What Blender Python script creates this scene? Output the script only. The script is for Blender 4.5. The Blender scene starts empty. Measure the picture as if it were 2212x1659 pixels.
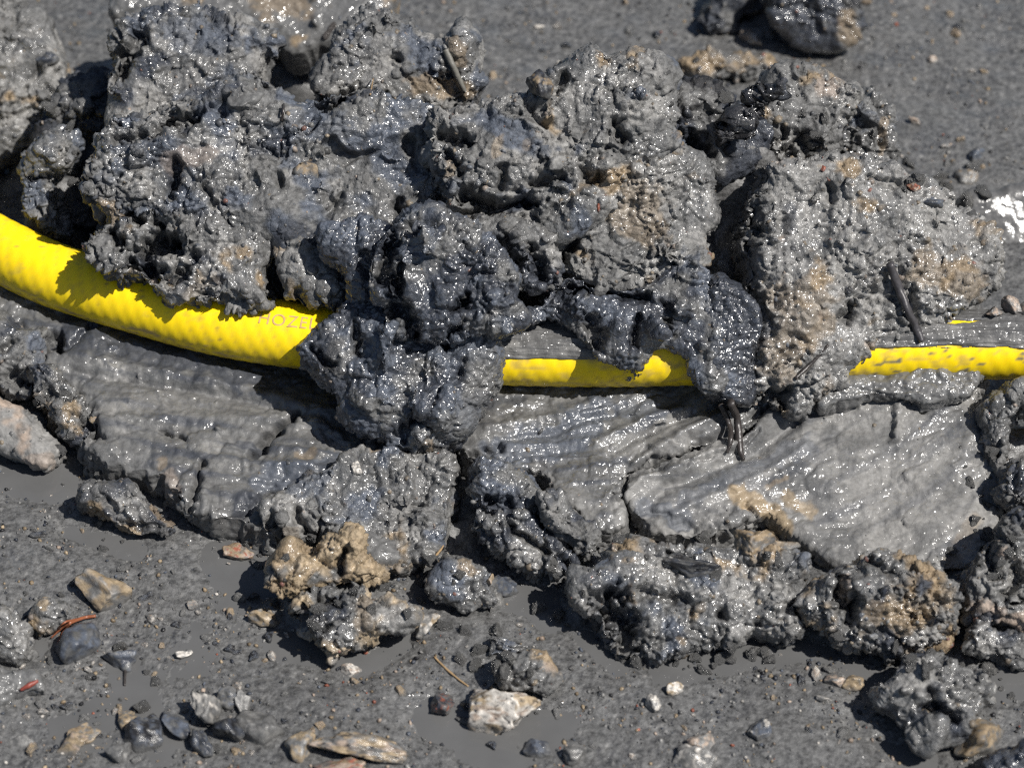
import bpy, bmesh, math, random
import numpy as np
from mathutils import Vector, Matrix, Euler
R = math.radians
C = bpy.context.scene.collection
SC = bpy.context.scene

# ------------------------------------------------------------------ camera, sky, sun, exposure
DEP = R(43.0)          # camera looks down at this angle
DIST = 1.06            # metres from the lens to the middle of the picture
WID = 0.38             # metres across the picture at that distance
TGT = np.array([0.0, 0.0, 0.022])
F = np.array([0.0, math.cos(DEP), -math.sin(DEP)])
U = np.array([0.0, math.sin(DEP), math.cos(DEP)])
CAMP = TGT - F * DIST
K = WID / 2212.0       # photo measured in a 2212 x 1659 frame
cam_d = bpy.data.cameras.new('camera')
cam = bpy.data.objects.new('camera', cam_d); C.objects.link(cam)
cam.location = CAMP
cam.rotation_euler = (math.pi / 2 - DEP, 0, 0)
cam_d.sensor_width = 36.0
cam_d.lens = 36.0 * DIST / WID
cam_d.clip_start = 0.05; cam_d.clip_end = 400.0
cam_d.dof.use_dof = True
cam_d.dof.focus_distance = DIST - 0.02
cam_d.dof.aperture_fstop = 12.0
SC.camera = cam

SUN_EL, SUN_AZ = R(55.0), R(119.0)      # azimuth measured from +Y (away from the camera) towards +X
sdir = Vector((math.sin(SUN_AZ) * math.cos(SUN_EL), math.cos(SUN_AZ) * math.cos(SUN_EL), math.sin(SUN_EL)))
sun_d = bpy.data.lights.new('sun', 'SUN'); sun_d.energy = 5.0; sun_d.angle = R(0.53); sun_d.color = (1.0, 0.965, 0.91)
sun = bpy.data.objects.new('sun', sun_d); C.objects.link(sun)
sun.rotation_euler = sdir.to_track_quat('Z', 'Y').to_euler()
sun.location = sdir * 5
w = bpy.data.worlds.new('World'); SC.world = w; w.use_nodes = True
wt = w.node_tree; wt.nodes.clear()
sky = wt.nodes.new('ShaderNodeTexSky'); sky.sky_type = 'NISHITA'; sky.sun_disc = False
sky.sun_elevation = SUN_EL; sky.sun_rotation = SUN_AZ
bg = wt.nodes.new('ShaderNodeBackground'); bg.inputs['Strength'].default_value = 0.052
wo = wt.nodes.new('ShaderNodeOutputWorld')
wt.links.new(sky.outputs[0], bg.inputs[0]); wt.links.new(bg.outputs[0], wo.inputs[0])
SC.view_settings.view_transform = 'Standard'; SC.view_settings.look = 'None'
SC.view_settings.exposure = 0.36; SC.view_settings.gamma = 1.0
SC.cycles.use_denoising = False; SC.cycles.filter_width = 1.3; SC.cycles.max_bounces = 5; SC.cycles.diffuse_bounces = 2; SC.cycles.glossy_bounces = 2

# ------------------------------------------------------------------ pixel <-> place
def ray(v):
    v = np.atleast_2d(np.asarray(v, float))
    return F * DIST + np.outer((v[:, 0] - 1106) * K, [1, 0, 0]) + np.outer((829.5 - v[:, 1]) * K, U)
def on_plane(v, p0, n):
    d = ray(v); t = ((np.asarray(p0) - CAMP) @ n) / (d @ n)
    return CAMP + d * t[:, None]
def at_z(v, z):
    return on_plane(v, [0, 0, z], np.array([0, 0, 1.0]))
def to_v(p):
    q = p - CAMP; dz = q @ F
    return np.stack([1106 + q[:, 0] / dz * DIST / K, 829.5 - (q @ U) / dz * DIST / K], 1)

# ------------------------------------------------------------------ noise
def _h(ix, iy, iz, s):
    with np.errstate(over='ignore'):
        h = ix.astype(np.uint32) * np.uint32(374761393) + iy.astype(np.uint32) * np.uint32(668265263) + iz.astype(np.uint32) * np.uint32(2147483647 - 1234567) + np.uint32((s * 974634777 + 1013904223) & 0xffffffff)
        h = (h ^ (h >> np.uint32(13))) * np.uint32(1274126177)
        h = (h ^ (h >> np.uint32(16))) * np.uint32(2246822519)
        return h ^ (h >> np.uint32(15))
_rg = np.random.default_rng(5)
_G = _rg.normal(size=(64, 3)); _G /= np.linalg.norm(_G, axis=1)[:, None]; _G = _G.astype(np.float32)
def perlin(p, s=0):
    """3-D gradient noise, about -1..1"""
    p = p + 1000.0
    i = np.floor(p).astype(np.int64); f = (p - i).astype(np.float32)
    u = f * f * f * (f * (f * 6 - 15) + 10)
    out = 0
    for dx in (0, 1):
        wx = u[:, 0] if dx else 1 - u[:, 0]
        for dy in (0, 1):
            wy = u[:, 1] if dy else 1 - u[:, 1]
            for dz in (0, 1):
                wz = u[:, 2] if dz else 1 - u[:, 2]
                g = _G[_h(i[:, 0] + dx, i[:, 1] + dy, i[:, 2] + dz, s) & np.uint32(63)]
                out = out + wx * wy * wz * (g[:, 0] * (f[:, 0] - dx) + g[:, 1] * (f[:, 1] - dy) + g[:, 2] * (f[:, 2] - dz))
    return out * 1.7
def worley(p, s=0):
    """distance to the nearest of scattered points, about 0..1"""
    p = p + 1000.0
    b = np.floor(p - 0.5).astype(np.int64)
    best = np.full(len(p), 9.0, np.float32)
    for dx in (0, 1):
        for dy in (0, 1):
            for dz in (0, 1):
                c = b + [dx, dy, dz]
                h = _h(c[:, 0], c[:, 1], c[:, 2], s)
                jx = (h & np.uint32(1023)) / 1023.0; jy = ((h >> np.uint32(10)) & np.uint32(1023)) / 1023.0; jz = ((h >> np.uint32(20)) & np.uint32(1023)) / 1023.0
                d = (p[:, 0] - c[:, 0] - .15 - .7 * jx) ** 2 + (p[:, 1] - c[:, 1] - .15 - .7 * jy) ** 2 + (p[:, 2] - c[:, 2] - .15 - .7 * jz) ** 2
                best = np.minimum(best, d.astype(np.float32))
    return np.sqrt(best)
def facet(p, s=0, crack=.5, step=.5, tilt=1.0):
    """broken blocks: every cell is lifted and tilted by its own amount, with a crack where cells meet"""
    p = p + 1000.0
    b = np.floor(p - 0.5).astype(np.int64)
    f1 = np.full(len(p), 9.0); f2 = f1.copy(); val = np.zeros(len(p))
    for dx in (0, 1):
        for dy in (0, 1):
            for dz in (0, 1):
                c = b + [dx, dy, dz]
                h = _h(c[:, 0], c[:, 1], c[:, 2], s)
                j = np.stack([(h & np.uint32(1023)) / 1023.0, ((h >> np.uint32(10)) & np.uint32(1023)) / 1023.0, ((h >> np.uint32(20)) & np.uint32(1023)) / 1023.0], 1)
                o = p - c - .15 - .7 * j
                d = np.sqrt((o * o).sum(1))
                g = _G[(h >> np.uint32(7)) & np.uint32(63)]
                v = tilt * (o * g).sum(1) + step * (((h >> np.uint32(3)) & np.uint32(255)) / 127.5 - 1)
                n_ = d < f1
                f2 = np.where(n_, f1, np.minimum(f2, d)); val = np.where(n_, v, val); f1 = np.where(n_, d, f1)
    e = sst(f2 - f1, .0, .16)
    return val * e - crack * (1 - sst(f2 - f1, .02, .15))
def sst(x, a, b):
    t = np.clip((x - a) / (b - a), 0, 1); return t * t * (3 - 2 * t)
def fbm(p, s=0, o=3):
    r = 0; a = 1.0
    for k in range(o):
        r = r + a * perlin(p * 2.03 ** k, s + k); a *= .5
    return r

# ------------------------------------------------------------------ palette (real base colours, linear)
PAL = dict(
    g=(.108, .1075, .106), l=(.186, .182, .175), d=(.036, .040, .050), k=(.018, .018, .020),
    t=(.27, .21, .138), o=(.205, .155, .10), p=(.29, .23, .185), r=(.22, .075, .048), w=(.46, .43, .39), b=(.075, .085, .105), m=(.088, .087, .086))
PAL = {k: np.array(v) for k, v in PAL.items()}

# ------------------------------------------------------------------ materials
def new_mat(name):
    m = bpy.data.materials.new(name); m.use_nodes = True
    nt = m.node_tree
    return m, nt, nt.nodes['Principled BSDF']
def mud_mat(name, rough_dry, rough_wet, bump_mm, bump_scale, fine=0.16, coat=0.0, spec=.3, cb=1.3):
    m, nt, p = new_mat(name)
    N = nt.nodes.new; L = nt.links.new
    col = N('ShaderNodeAttribute'); col.attribute_name = 'tone'
    wet = N('ShaderNodeAttribute'); wet.attribute_name = 'wet'
    tc = N('ShaderNodeTexCoord')
    n1 = N('ShaderNodeTexNoise'); n1.inputs['Scale'].default_value = bump_scale; n1.inputs['Detail'].default_value = 4; n1.inputs['Roughness'].default_value = .62
    n2 = N('ShaderNodeTexNoise'); n2.inputs['Scale'].default_value = 420; n2.inputs['Detail'].default_value = 5; n2.inputs['Roughness'].default_value = .7
    L(tc.outputs['Object'], n1.inputs['Vector']); L(tc.outputs['Object'], n2.inputs['Vector'])
    mr = N('ShaderNodeMapRange'); mr.inputs['From Min'].default_value = .3; mr.inputs['From Max'].default_value = .7
    mr.inputs['To Min'].default_value = 1 - fine * 2; mr.inputs['To Max'].default_value = 1 + fine * 2
    L(n2.outputs['Fac'], mr.inputs['Value'])
    mul = N('ShaderNodeMix'); mul.data_type = 'RGBA'; mul.blend_type = 'MULTIPLY'; mul.inputs['Factor'].default_value = 1
    L(col.outputs['Color'], mul.inputs[6]); L(mr.outputs[0], mul.inputs[7])
    L(mul.outputs[2], p.inputs['Base Color'])
    r = N('ShaderNodeMapRange'); r.inputs['To Min'].default_value = rough_dry; r.inputs['To Max'].default_value = rough_wet
    ad = N('ShaderNodeMath'); ad.operation = 'MULTIPLY_ADD'; ad.inputs[1].default_value = 1.3; 
    n3 = N('ShaderNodeTexNoise'); n3.inputs['Scale'].default_value = 90; n3.inputs['Detail'].default_value = 4
    L(tc.outputs['Object'], n3.inputs['Vector'])
    sb = N('ShaderNodeMath'); sb.operation = 'SUBTRACT'; sb.inputs[1].default_value = .5
    L(n3.outputs['Fac'], sb.inputs[0]); L(sb.outputs[0], ad.inputs[0]); L(wet.outputs['Fac'], ad.inputs[2])
    L(ad.outputs[0], r.inputs['Value']); L(r.outputs[0], p.inputs['Roughness'])
    p.inputs['Specular IOR Level'].default_value = spec
    p.inputs['Coat Weight'].default_value = coat; p.inputs['Coat Roughness'].default_value = .17; p.inputs['Coat IOR'].default_value = 1.6
    bp = N('ShaderNodeBump'); bp.inputs['Strength'].default_value = 1.0; bp.inputs['Distance'].default_value = bump_mm * .001
    L(n1.outputs['Fac'], bp.inputs['Height']); L(bp.outputs[0], p.inputs['Normal'])
    n4 = N('ShaderNodeTexNoise'); n4.inputs['Scale'].default_value = 520; n4.inputs['Detail'].default_value = 1.0
    L(tc.outputs['Object'], n4.inputs['Vector'])
    b4 = N('ShaderNodeBump'); b4.inputs['Distance'].default_value = cb * .001; L(n4.outputs['Fac'], b4.inputs['Height']); L(b4.outputs[0], p.inputs['Coat Normal'])
    cw = N('ShaderNodeMapRange'); cw.inputs['From Min'].default_value = .40; cw.inputs['From Max'].default_value = 1.0; cw.inputs['To Max'].default_value = coat
    L(ad.outputs[0], cw.inputs['Value']); L(cw.outputs[0], p.inputs['Coat Weight'])
    return m
M_MUD = mud_mat('wet_mud', .62, .40, .6, 1000, fine=.25, coat=1.0, cb=1.3)
M_SMEAR = mud_mat('smeared_mud', .66, .46, .25, 900, fine=.14, coat=.9, cb=1.0)
M_GROUND = mud_mat('ground_mud', .56, .32, .45, 800, fine=.36, coat=1.0, cb=1.0, spec=.5)
M_SLICK = mud_mat('slick_wet_mud', .34, .2, .06, 300, fine=.15, coat=.6, cb=.25)
M_STONE = mud_mat('wet_stone', .6, .22, .22, 1100, fine=.22)

def simple_mat(name, col, rough, bump=0, scale=600, spec=.5):
    m, nt, p = new_mat(name)
    p.inputs['Base Color'].default_value = (*col, 1); p.inputs['Roughness'].default_value = rough; p.inputs['Specular IOR Level'].default_value = spec
    tc = nt.nodes.new('ShaderNodeTexCoord'); n = nt.nodes.new('ShaderNodeTexNoise'); n.inputs['Scale'].default_value = scale; n.inputs['Detail'].default_value = 4
    nt.links.new(tc.outputs['Object'], n.inputs['Vector'])
    mr = nt.nodes.new('ShaderNodeMapRange'); mr.inputs['To Min'].default_value = .6; mr.inputs['To Max'].default_value = 1.4
    nt.links.new(n.outputs['Fac'], mr.inputs['Value'])
    mx = nt.nodes.new('ShaderNodeMix'); mx.data_type = 'RGBA'; mx.blend_type = 'MULTIPLY'; mx.inputs['Factor'].default_value = 1
    mx.inputs[6].default_value = (*col, 1); nt.links.new(mr.outputs[0], mx.inputs[7]); nt.links.new(mx.outputs[2], p.inputs['Base Color'])
    if bump:
        b = nt.nodes.new('ShaderNodeBump'); b.inputs['Distance'].default_value = bump * .001
        nt.links.new(n.outputs['Fac'], b.inputs['Height']); nt.links.new(b.outputs[0], p.inputs['Normal'])
    return m
M_TWIG = simple_mat('wet_twig', (.035, .030, .028), .38, .3, 500)
M_BROWN = simple_mat('red_brown_needle', (.22, .075, .035), .4, .1, 300)
M_STRAW = simple_mat('straw', (.28, .19, .10), .45, .1, 300)
M_BARK = simple_mat('bark', (.065, .06, .048), .45, .35, 420)
M_PRINT = simple_mat('printed_ink', (.50, .31, .14), .5)

# ------------------------------------------------------------------ mesh helpers
def tag(o, label=None, cat=None, group=None, kind=None):
    if label: o['label'] = label
    if cat: o['category'] = cat
    if group: o['group'] = group
    if kind: o['kind'] = kind
    return o
def link(name, me, mat, parent=None):
    o = bpy.data.objects.new(name, me); C.objects.link(o)
    if mat and not me.materials: me.materials.append(mat)
    if parent: o.parent = parent
    return o
def mesh_np(name, co, faces, smooth=True):
    """faces: (n,k) int array with constant k"""
    me = bpy.data.meshes.new(name)
    n, k = faces.shape
    me.vertices.add(len(co)); me.vertices.foreach_set('co', np.asarray(co, np.float32).ravel())
    me.loops.add(n * k); me.loops.foreach_set('vertex_index', faces.astype(np.int32).ravel())
    me.polygons.add(n); me.polygons.foreach_set('loop_start', np.arange(0, n * k, k, dtype=np.int32))
    me.update(calc_edges=True)
    if smooth: me.shade_smooth()
    return me
def set_tone(me, col, wet):
    n = len(me.vertices)
    a = me.attributes.new('tone', 'FLOAT_COLOR', 'POINT')
    c = np.ones((n, 4), np.float32); c[:, :3] = col
    a.data.foreach_set('color', c.ravel())
    b = me.attributes.new('wet', 'FLOAT', 'POINT')
    b.data.foreach_set('value', np.broadcast_to(np.asarray(wet, np.float32), (n,)).copy())
def get_co(me):
    a = np.empty(len(me.vertices) * 3, np.float32); me.vertices.foreach_get('co', a); return a.reshape(-1, 3).astype(np.float64)
def get_no(me):
    a = np.empty(len(me.vertices) * 3, np.float32); me.vertex_normals.foreach_get('vector', a); return a.reshape(-1, 3).astype(np.float64)

_ico = {}
def ico(sub):
    if sub not in _ico:
        bm = bmesh.new(); bmesh.ops.create_icosphere(bm, subdivisions=sub, radius=1)
        v = np.array([x.co[:] for x in bm.verts]); f = np.array([[x.index for x in q.verts] for q in bm.faces]); bm.free()
        _ico[sub] = (v, f)
    return _ico[sub]

def smooth_poly(pts, n=4):
    p = np.asarray(pts, float); m = len(p); out = []
    for i in range(m):
        a, b, c, d = p[i - 1], p[i], p[(i + 1) % m], p[(i + 2) % m]
        for t in np.arange(n) / n:
            out.append(.5 * ((2 * b) + (-a + c) * t + (2 * a - 5 * b + 4 * c - d) * t * t + (-a + 3 * b - 3 * c + d) * t ** 3))
    return np.array(out)
def poly_dist(q, poly):
    """signed distance (inside positive) of points to a polygon"""
    best = np.full(len(q), 1e9); inside = np.zeros(len(q), bool); m = len(poly)
    for i in range(m):
        a, b = poly[i], poly[(i + 1) % m]; e = b - a
        t = np.clip(((q - a) @ e) / (e @ e + 1e-20), 0, 1)
        best = np.minimum(best, np.hypot(*(q - a - t[:, None] * e).T))
        if a[1] != b[1]:
            c = (a[1] > q[:, 1]) != (b[1] > q[:, 1])
            inside ^= c & (q[:, 0] < (b[0] - a[0]) * (q[:, 1] - a[1]) / (b[1] - a[1]) + a[0])
    return np.where(inside, best, -best)
def line_dist(q, pts):
    best = np.full(len(q), 1e9); pts = np.asarray(pts, float)
    if len(pts) == 1: return np.hypot(*(q - pts[0]).T)
    for a, b in zip(pts[:-1], pts[1:]):
        e = b - a; t = np.clip(((q - a) @ e) / (e @ e + 1e-20), 0, 1)
        best = np.minimum(best, np.hypot(*(q - a - t[:, None] * e).T))
    return best

deps = lambda: bpy.context.evaluated_depsgraph_get()
def remesh(co_f, vox):
    """union of closed shells, remade as one even skin"""
    co = np.concatenate([c for c, f in co_f]); off = 0; fl = []
    for c, f in co_f:
        fl += (f + off).tolist(); off += len(c)
    me = bpy.data.meshes.new('t'); me.from_pydata(co.tolist(), [], fl); me.update()
    o = bpy.data.objects.new('t', me); C.objects.link(o)
    md = o.modifiers.new('r', 'REMESH'); md.mode = 'VOXEL'; md.voxel_size = vox; md.adaptivity = 0
    dg = deps(); dg.update()
    out = bpy.data.meshes.new_from_object(o.evaluated_get(dg))
    bpy.data.objects.remove(o); bpy.data.meshes.remove(me)
    return out

def chunk(rg, sub=2, cuts=7):
    """a broken, many-sided crumb of radius about 1"""
    v = ico(sub)[0].copy()
    nn = rg.normal(size=(cuts, 3)); nn /= np.linalg.norm(nn, axis=1)[:, None]
    for a in nn:
        h = rg.uniform(.35, .8); e = v @ a - h
        v = v - np.clip(e, 0, None)[:, None] * a
    v = v * (1 + .18 * perlin(v * 1.7 + rg.uniform(0, 60, 3), 3))[:, None]
    v = v @ np.diag(rg.uniform(.65, 1.35, 3)) @ np.array(Euler(rg.uniform(0, 6.28, 3)).to_matrix()).T
    return v
SPLAT = []       # points that the ground has to reach up to (so every clod stands on mud)
_seed = [10]
def body(outline, anchor, al, yaw, tf, tb, rnd, lumps, lr, bumps, seed, jag=1.0, grow=0.0, wall=.3):
    """a lump of mud whose face fills the outline: closed shell on a tilted plane through the anchor"""
    rg = np.random.default_rng(seed)
    n = np.array([0, -math.sin(R(al)), math.cos(R(al))]); cy, sy = math.cos(R(yaw)), math.sin(R(yaw))
    n = np.array([n[0] * cy - n[1] * sy, n[0] * sy + n[1] * cy, n[2]])
    ea = np.cross([0, 0, 1.0], n) * -1; ea = np.array([cy, sy, 0.0]); eb = np.cross(n, ea)
    P0 = at_z([anchor[:2]], anchor[2])[0]
    pl = smooth_poly(outline)
    P = on_plane(pl, P0, n) - P0
    q = np.stack([P @ ea, P @ eb], 1)
    jg = np.stack([perlin(np.c_[q * 90, np.zeros(len(q))], seed), perlin(np.c_[q * 90, np.ones(len(q)) * 7], seed)], 1) * .0018 * jag
    q = q + jg
    lo, hi = q.min(0) - grow * K, q.max(0) + grow * K; st = max((hi - lo).max() / 90, .0006)
    gx = np.arange(lo[0], hi[0] + st, st); gy = np.arange(lo[1], hi[1] + st, st)
    X, Y = np.meshgrid(gx, gy, indexing='ij'); g = np.stack([X.ravel(), Y.ravel()], 1)
    d = poly_dist(g, q) + grow * K; ins = d > 0
    t = np.clip(d / (rnd * .001), 0, 1); prof = wall + (1 - wall) * np.sqrt(np.clip(1 - (1 - t) ** 2, 0, 1))
    hf = prof * tf * .001; hb = prof ** .7 * tb * .001
    lowf = perlin(np.c_[g * 28, np.full(len(g), seed * 1.3)], seed) * .25 + perlin(np.c_[g * 60, np.full(len(g), seed * 2.3)], seed + 1) * .12
    hf = hf * (1 + lowf)
    nx, ny = X.shape
    I = ins.reshape(nx, ny)
    cell = I[:-1, :-1] & I[1:, :-1] & I[1:, 1:] & I[:-1, 1:]
    idx = np.arange(nx * ny).reshape(nx, ny)
    ci, cj = np.nonzero(cell)
    ff = np.stack([idx[ci, cj], idx[ci + 1, cj], idx[ci + 1, cj + 1], idx[ci, cj + 1]], 1)
    fb = ff[:, ::-1] + nx * ny
    from collections import Counter
    ed = np.concatenate([ff[:, [k, (k + 1) % 4]] for k in range(4)])
    key = ed[:, 0] * (nx * ny) + ed[:, 1]; rkey = ed[:, 1] * (nx * ny) + ed[:, 0]
    bd = ed[~np.isin(key, rkey)]
    fs = np.stack([bd[:, 1], bd[:, 0], bd[:, 0] + nx * ny, bd[:, 1] + nx * ny], 1)
    fc = np.concatenate([ff, fb, fs])
    base = P0 + g[:, :1] * ea + g[:, 1:] * eb
    co = np.concatenate([base + hf[:, None] * n, base - hb[:, None] * n])
    used = np.unique(fc); mp = np.zeros(len(co), int); mp[used] = np.arange(len(used))
    shells = [(co[used], mp[fc])]
    SPLAT.append((anchor[2] > .0175, base[ins] - n * np.minimum(hb[ins], .012)[:, None] - np.array([0, 0, .004])))
    # crumbs standing out of the face
    fi = np.nonzero(ins & (d > .002))[0]
    f = ico(2)[1]
    for k in range(lumps):
        j = rg.choice(fi); r = lr[0] * .001 + (lr[1] - lr[0]) * .001 * rg.random() ** 2
        v = chunk(rg)
        c = base[j] + n * (hf[j] - r * rg.uniform(.25, .8))
        shells.append((c + v * r, f))
    for (bx, by, br, up) in bumps:
        c = on_plane([(bx, by)], P0, n)[0]
        qd = np.array([(c - P0) @ ea, (c - P0) @ eb]); dd = max(poly_dist(qd[None], q)[0], 0); tt = min(dd / (rnd * .001), 1)
        h = tf * .001 * math.sqrt(max(1 - (1 - tt) ** 2, 0))
        # step along the line of sight so that the bump stays where it was seen
        rr = ray([(bx, by)])[0]; rr = rr / np.linalg.norm(rr)
        c = c - rr * (h + up * .001) / max(-(rr @ n), .35)
        shells.append((c + chunk(rg, 3, 9) * br * K * 1.1, ico(3)[1]))
    return shells, P0, n, ea, eb, q

def drop_back(me, bad):
    """leave out the buried back of a clod"""
    if not bad.any(): return
    nl_ = len(me.loops); li = np.empty(nl_, np.int32); me.loops.foreach_get('vertex_index', li)
    if nl_ != 4 * len(me.polygons): return
    f = li.reshape(-1, 4); co = get_co(me)
    f = f[~bad[f].all(1)]
    us = np.unique(f); mp = np.zeros(len(co), np.int64); mp[us] = np.arange(len(us))
    me.clear_geometry()
    f = mp[f]; n_ = len(f)
    me.vertices.add(len(us)); me.vertices.foreach_set('co', co[us].astype(np.float32).ravel())
    me.loops.add(n_ * 4); me.loops.foreach_set('vertex_index', f.astype(np.int32).ravel())
    me.polygons.add(n_); me.polygons.foreach_set('loop_start', np.arange(0, n_ * 4, 4, dtype=np.int32))
    me.update(calc_edges=True)
CLODS = []
def clod(label, outline, anchor, al=42, yaw=0, tf=14, tb=24, rnd=10, lumps=40, lr=(2, 6), bumps=(), vox=.5, rough=1.0, amp=1.0,
         base='g', mix=(('l', .35), ('d', .35)), wet=.5, streak=None, strokes=(), patches=(), grit=60, mat=None, cat='mud clod', name='mud_clod', jag=1.6, smear=0.0, soft=None, grow=12.0, wall=.3, pocket=1.0):
    if soft is None: soft = .5 if base in 'db' else .12
    _seed[0] += 7; s = _seed[0]
    shells, P0, n, ea, eb, OUT = body(outline, anchor, al, yaw, tf, tb, rnd, lumps, lr, bumps, s, jag, grow, wall)
    me = remesh(shells, max(vox, .5) * 1.14 * .001)
    no = get_no(me); drop_back(me, ((get_co(me) - P0) @ n < -.011) & (no @ n < .15))
    co = get_co(me); no = get_no(me)
    q = co * 1000.0                                   # millimetres
    wp = np.stack([perlin(q / 14, s + 1), perlin(q / 14, s + 2), perlin(q / 14, s + 3)], 1) * 4
    qw = q + wp
    if smear:
        ed_ = poly_dist(np.stack([(co - P0) @ ea, (co - P0) @ eb], 1), OUT) * 1000 + 4 * perlin(q / 9, s + 51) + 2.5 * perlin(q / 4, s + 52)
        smear = smear * sst(ed_, 1.5, 9) * sst(no @ n, .3, .75)            # torn and crumbly towards the broken edge
    msk = np.clip(.55 + 1.1 * perlin(q / 22, s + 4), .08, 1.1) * (1 - smear) + smear * .1     # where the skin is torn, where it is smooth
    d = (3.0 * perlin(q / 24, s + 5) + 1.5 * perlin(q / 11, s + 29)) * (1 - .78 * smear)
    tr = sst(perlin(q / 8, s + 19), -.25, .35)
    hard = rough * (1 - soft); sf = rough * soft
    if soft < 1:
        d += hard * (.25 + .75 * msk) * (2.4 * facet(qw / 12, s + 6, .6, .6, 1.0) + 1.75 * facet(qw / 5.2, s + 7, .6, .55, 1.1))
        d += hard * (.12 + msk) * (1.1 * facet(q / 2.6 + wp * .1, s + 8, .5, .55, 1.1) * tr + .9 * (np.abs(perlin(qw / 3.6, s + 9)) - .3) * (1.2 - tr))
    if soft > 0:
        d += sf * (2.6 * (.35 - np.abs(perlin(qw / 12, s + 36))) + 2.2 * (.48 - worley(qw / 7, s + 37)) * msk + 1.0 * (.48 - worley(qw / 3.2, s + 38)) * (.2 + msk * tr) + .8 * facet(qw / 5.5, s + 39, .6, .4, .8) * (1.1 - tr))
    rough = rough * (1 - .8 * smear)
    d += 1.0 * (.3 - np.abs(perlin(q / 2.3 + wp * .12, s + 10))) * (.2 + msk) * rough
    d += .55 * perlin(q / 1.15, s + 28) * (.15 + msk) * rough - 6.0 * pocket * sst(perlin(qw / 9.5, s + 45), .32, .62) * hard * (1 - smear) * sst(perlin(q / 27, s + 49), -.1, .35) - 1.6 * sst(perlin(q / 3.3 + wp * .1, s + 48), .34, .6) * hard * msk * sst(perlin(q / 19, s + 50), -.15, .3)
    d *= amp
    a = (co - P0) @ ea * 1000; b = (co - P0) @ eb * 1000; fr = np.clip(no @ n * 2 + .2, 0, 1)
    if streak:
        ang, sa, sc = streak
        if callable(ang): th = ang(to_v(co))
        else: th = np.full(len(co), R(ang))
        wv = 2.5 * perlin(q / 30, s + 11)
        al_ = a * np.cos(th) + b * np.sin(th); ac = -a * np.sin(th) + b * np.cos(th) + wv
        z0 = np.zeros(len(co))
        st_ = perlin(np.stack([ac / sc, al_ / (sc * 9), z0], 1), s + 12) + .6 * (.3 - np.abs(perlin(np.stack([ac / (sc * .4), al_ / (sc * 7), z0 + 3], 1), s + 13))) + .12 * perlin(np.stack([ac / (sc * .17), al_ / (sc * 6), z0 + 5], 1), s + 14)
        fs_ = fr * np.clip(smear * 1.6, 0, 1)
        d += .6 * sa * st_ * fs_ * (.25 + 1.1 * sst(perlin(q / 26, s + 44), -.4, .4))
    else: st_ = None
    vv = to_v(co)
    jit = np.stack([perlin(q / 5, s + 15), perlin(q / 5, s + 16)], 1)
    jit2 = np.stack([perlin(q / 2.1, s + 53), perlin(q / 2.1, s + 54)], 1)
    disp = no * (d * .001)[:, None]
    for st in strokes:
        pts, wd, dp = st[:3]; cl = st[3] if len(st) > 3 else 1.0
        if dp < 0: wd, dp = wd * 1.1, dp * 1.3
        ds = line_dist(vv + (jit * (wd * .7 + 3) + jit2 * (wd * .45 + 2)) * cl, pts)
        g = np.exp(-(ds / wd) ** 2 * 1.2) if dp < 0 else np.exp(-(ds / wd) ** 2)
        disp = disp + (n * .6 + U * .0 - F * .4) * (g * dp * .001 * fr)[:, None]
    co2 = co + disp
    # colour
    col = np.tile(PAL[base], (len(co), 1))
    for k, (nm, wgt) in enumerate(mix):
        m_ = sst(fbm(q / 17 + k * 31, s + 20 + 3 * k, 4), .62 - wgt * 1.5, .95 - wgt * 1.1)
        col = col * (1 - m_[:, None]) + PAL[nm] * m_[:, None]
    spk = perlin(q / 2.2, s + 46) + .7 * perlin(q / .9, s + 47)
    col = col * (1 + (.30 - .2 * smear) * np.clip(spk, -1, 1)).reshape(-1, 1)
    if st_ is not None:
        m_ = sst(st_, .0, .7) * min(.75, .3 + sa * .6) * fs_
        col = col * (1 - m_[:, None]) + PAL['d'] * m_[:, None] * 1.15
    wetv = np.full(len(co), wet) + .4 * perlin(q / 12, s + 40) + .4 * perlin(q / 33, s + 41)
    for pt in patches:
        pts, wd, nm, stg = pt
        ds = line_dist(vv + jit * wd * .55 + np.stack([perlin(q / 1.8, s + 17), perlin(q / 1.8, s + 18)], 1) * wd * .18, pts)
        m_ = (1 - sst(ds, wd * .55, wd * 1.0)) * stg
        col = col * (1 - m_[:, None]) + PAL[nm] * m_[:, None]
    me.vertices.foreach_set('co', co2.astype(np.float32).ravel()); me.update()
    me.shade_smooth()
    set_tone(me, col, np.clip(wetv, 0, 1.3))
    me.name = name
    o = link(name, me, mat or M_MUD)
    tag(o, label, cat)
    if grit:
        make_grit(o, me, co2, n, int(grit * 1.6), s)
    CLODS.append(o)
    return o

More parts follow.
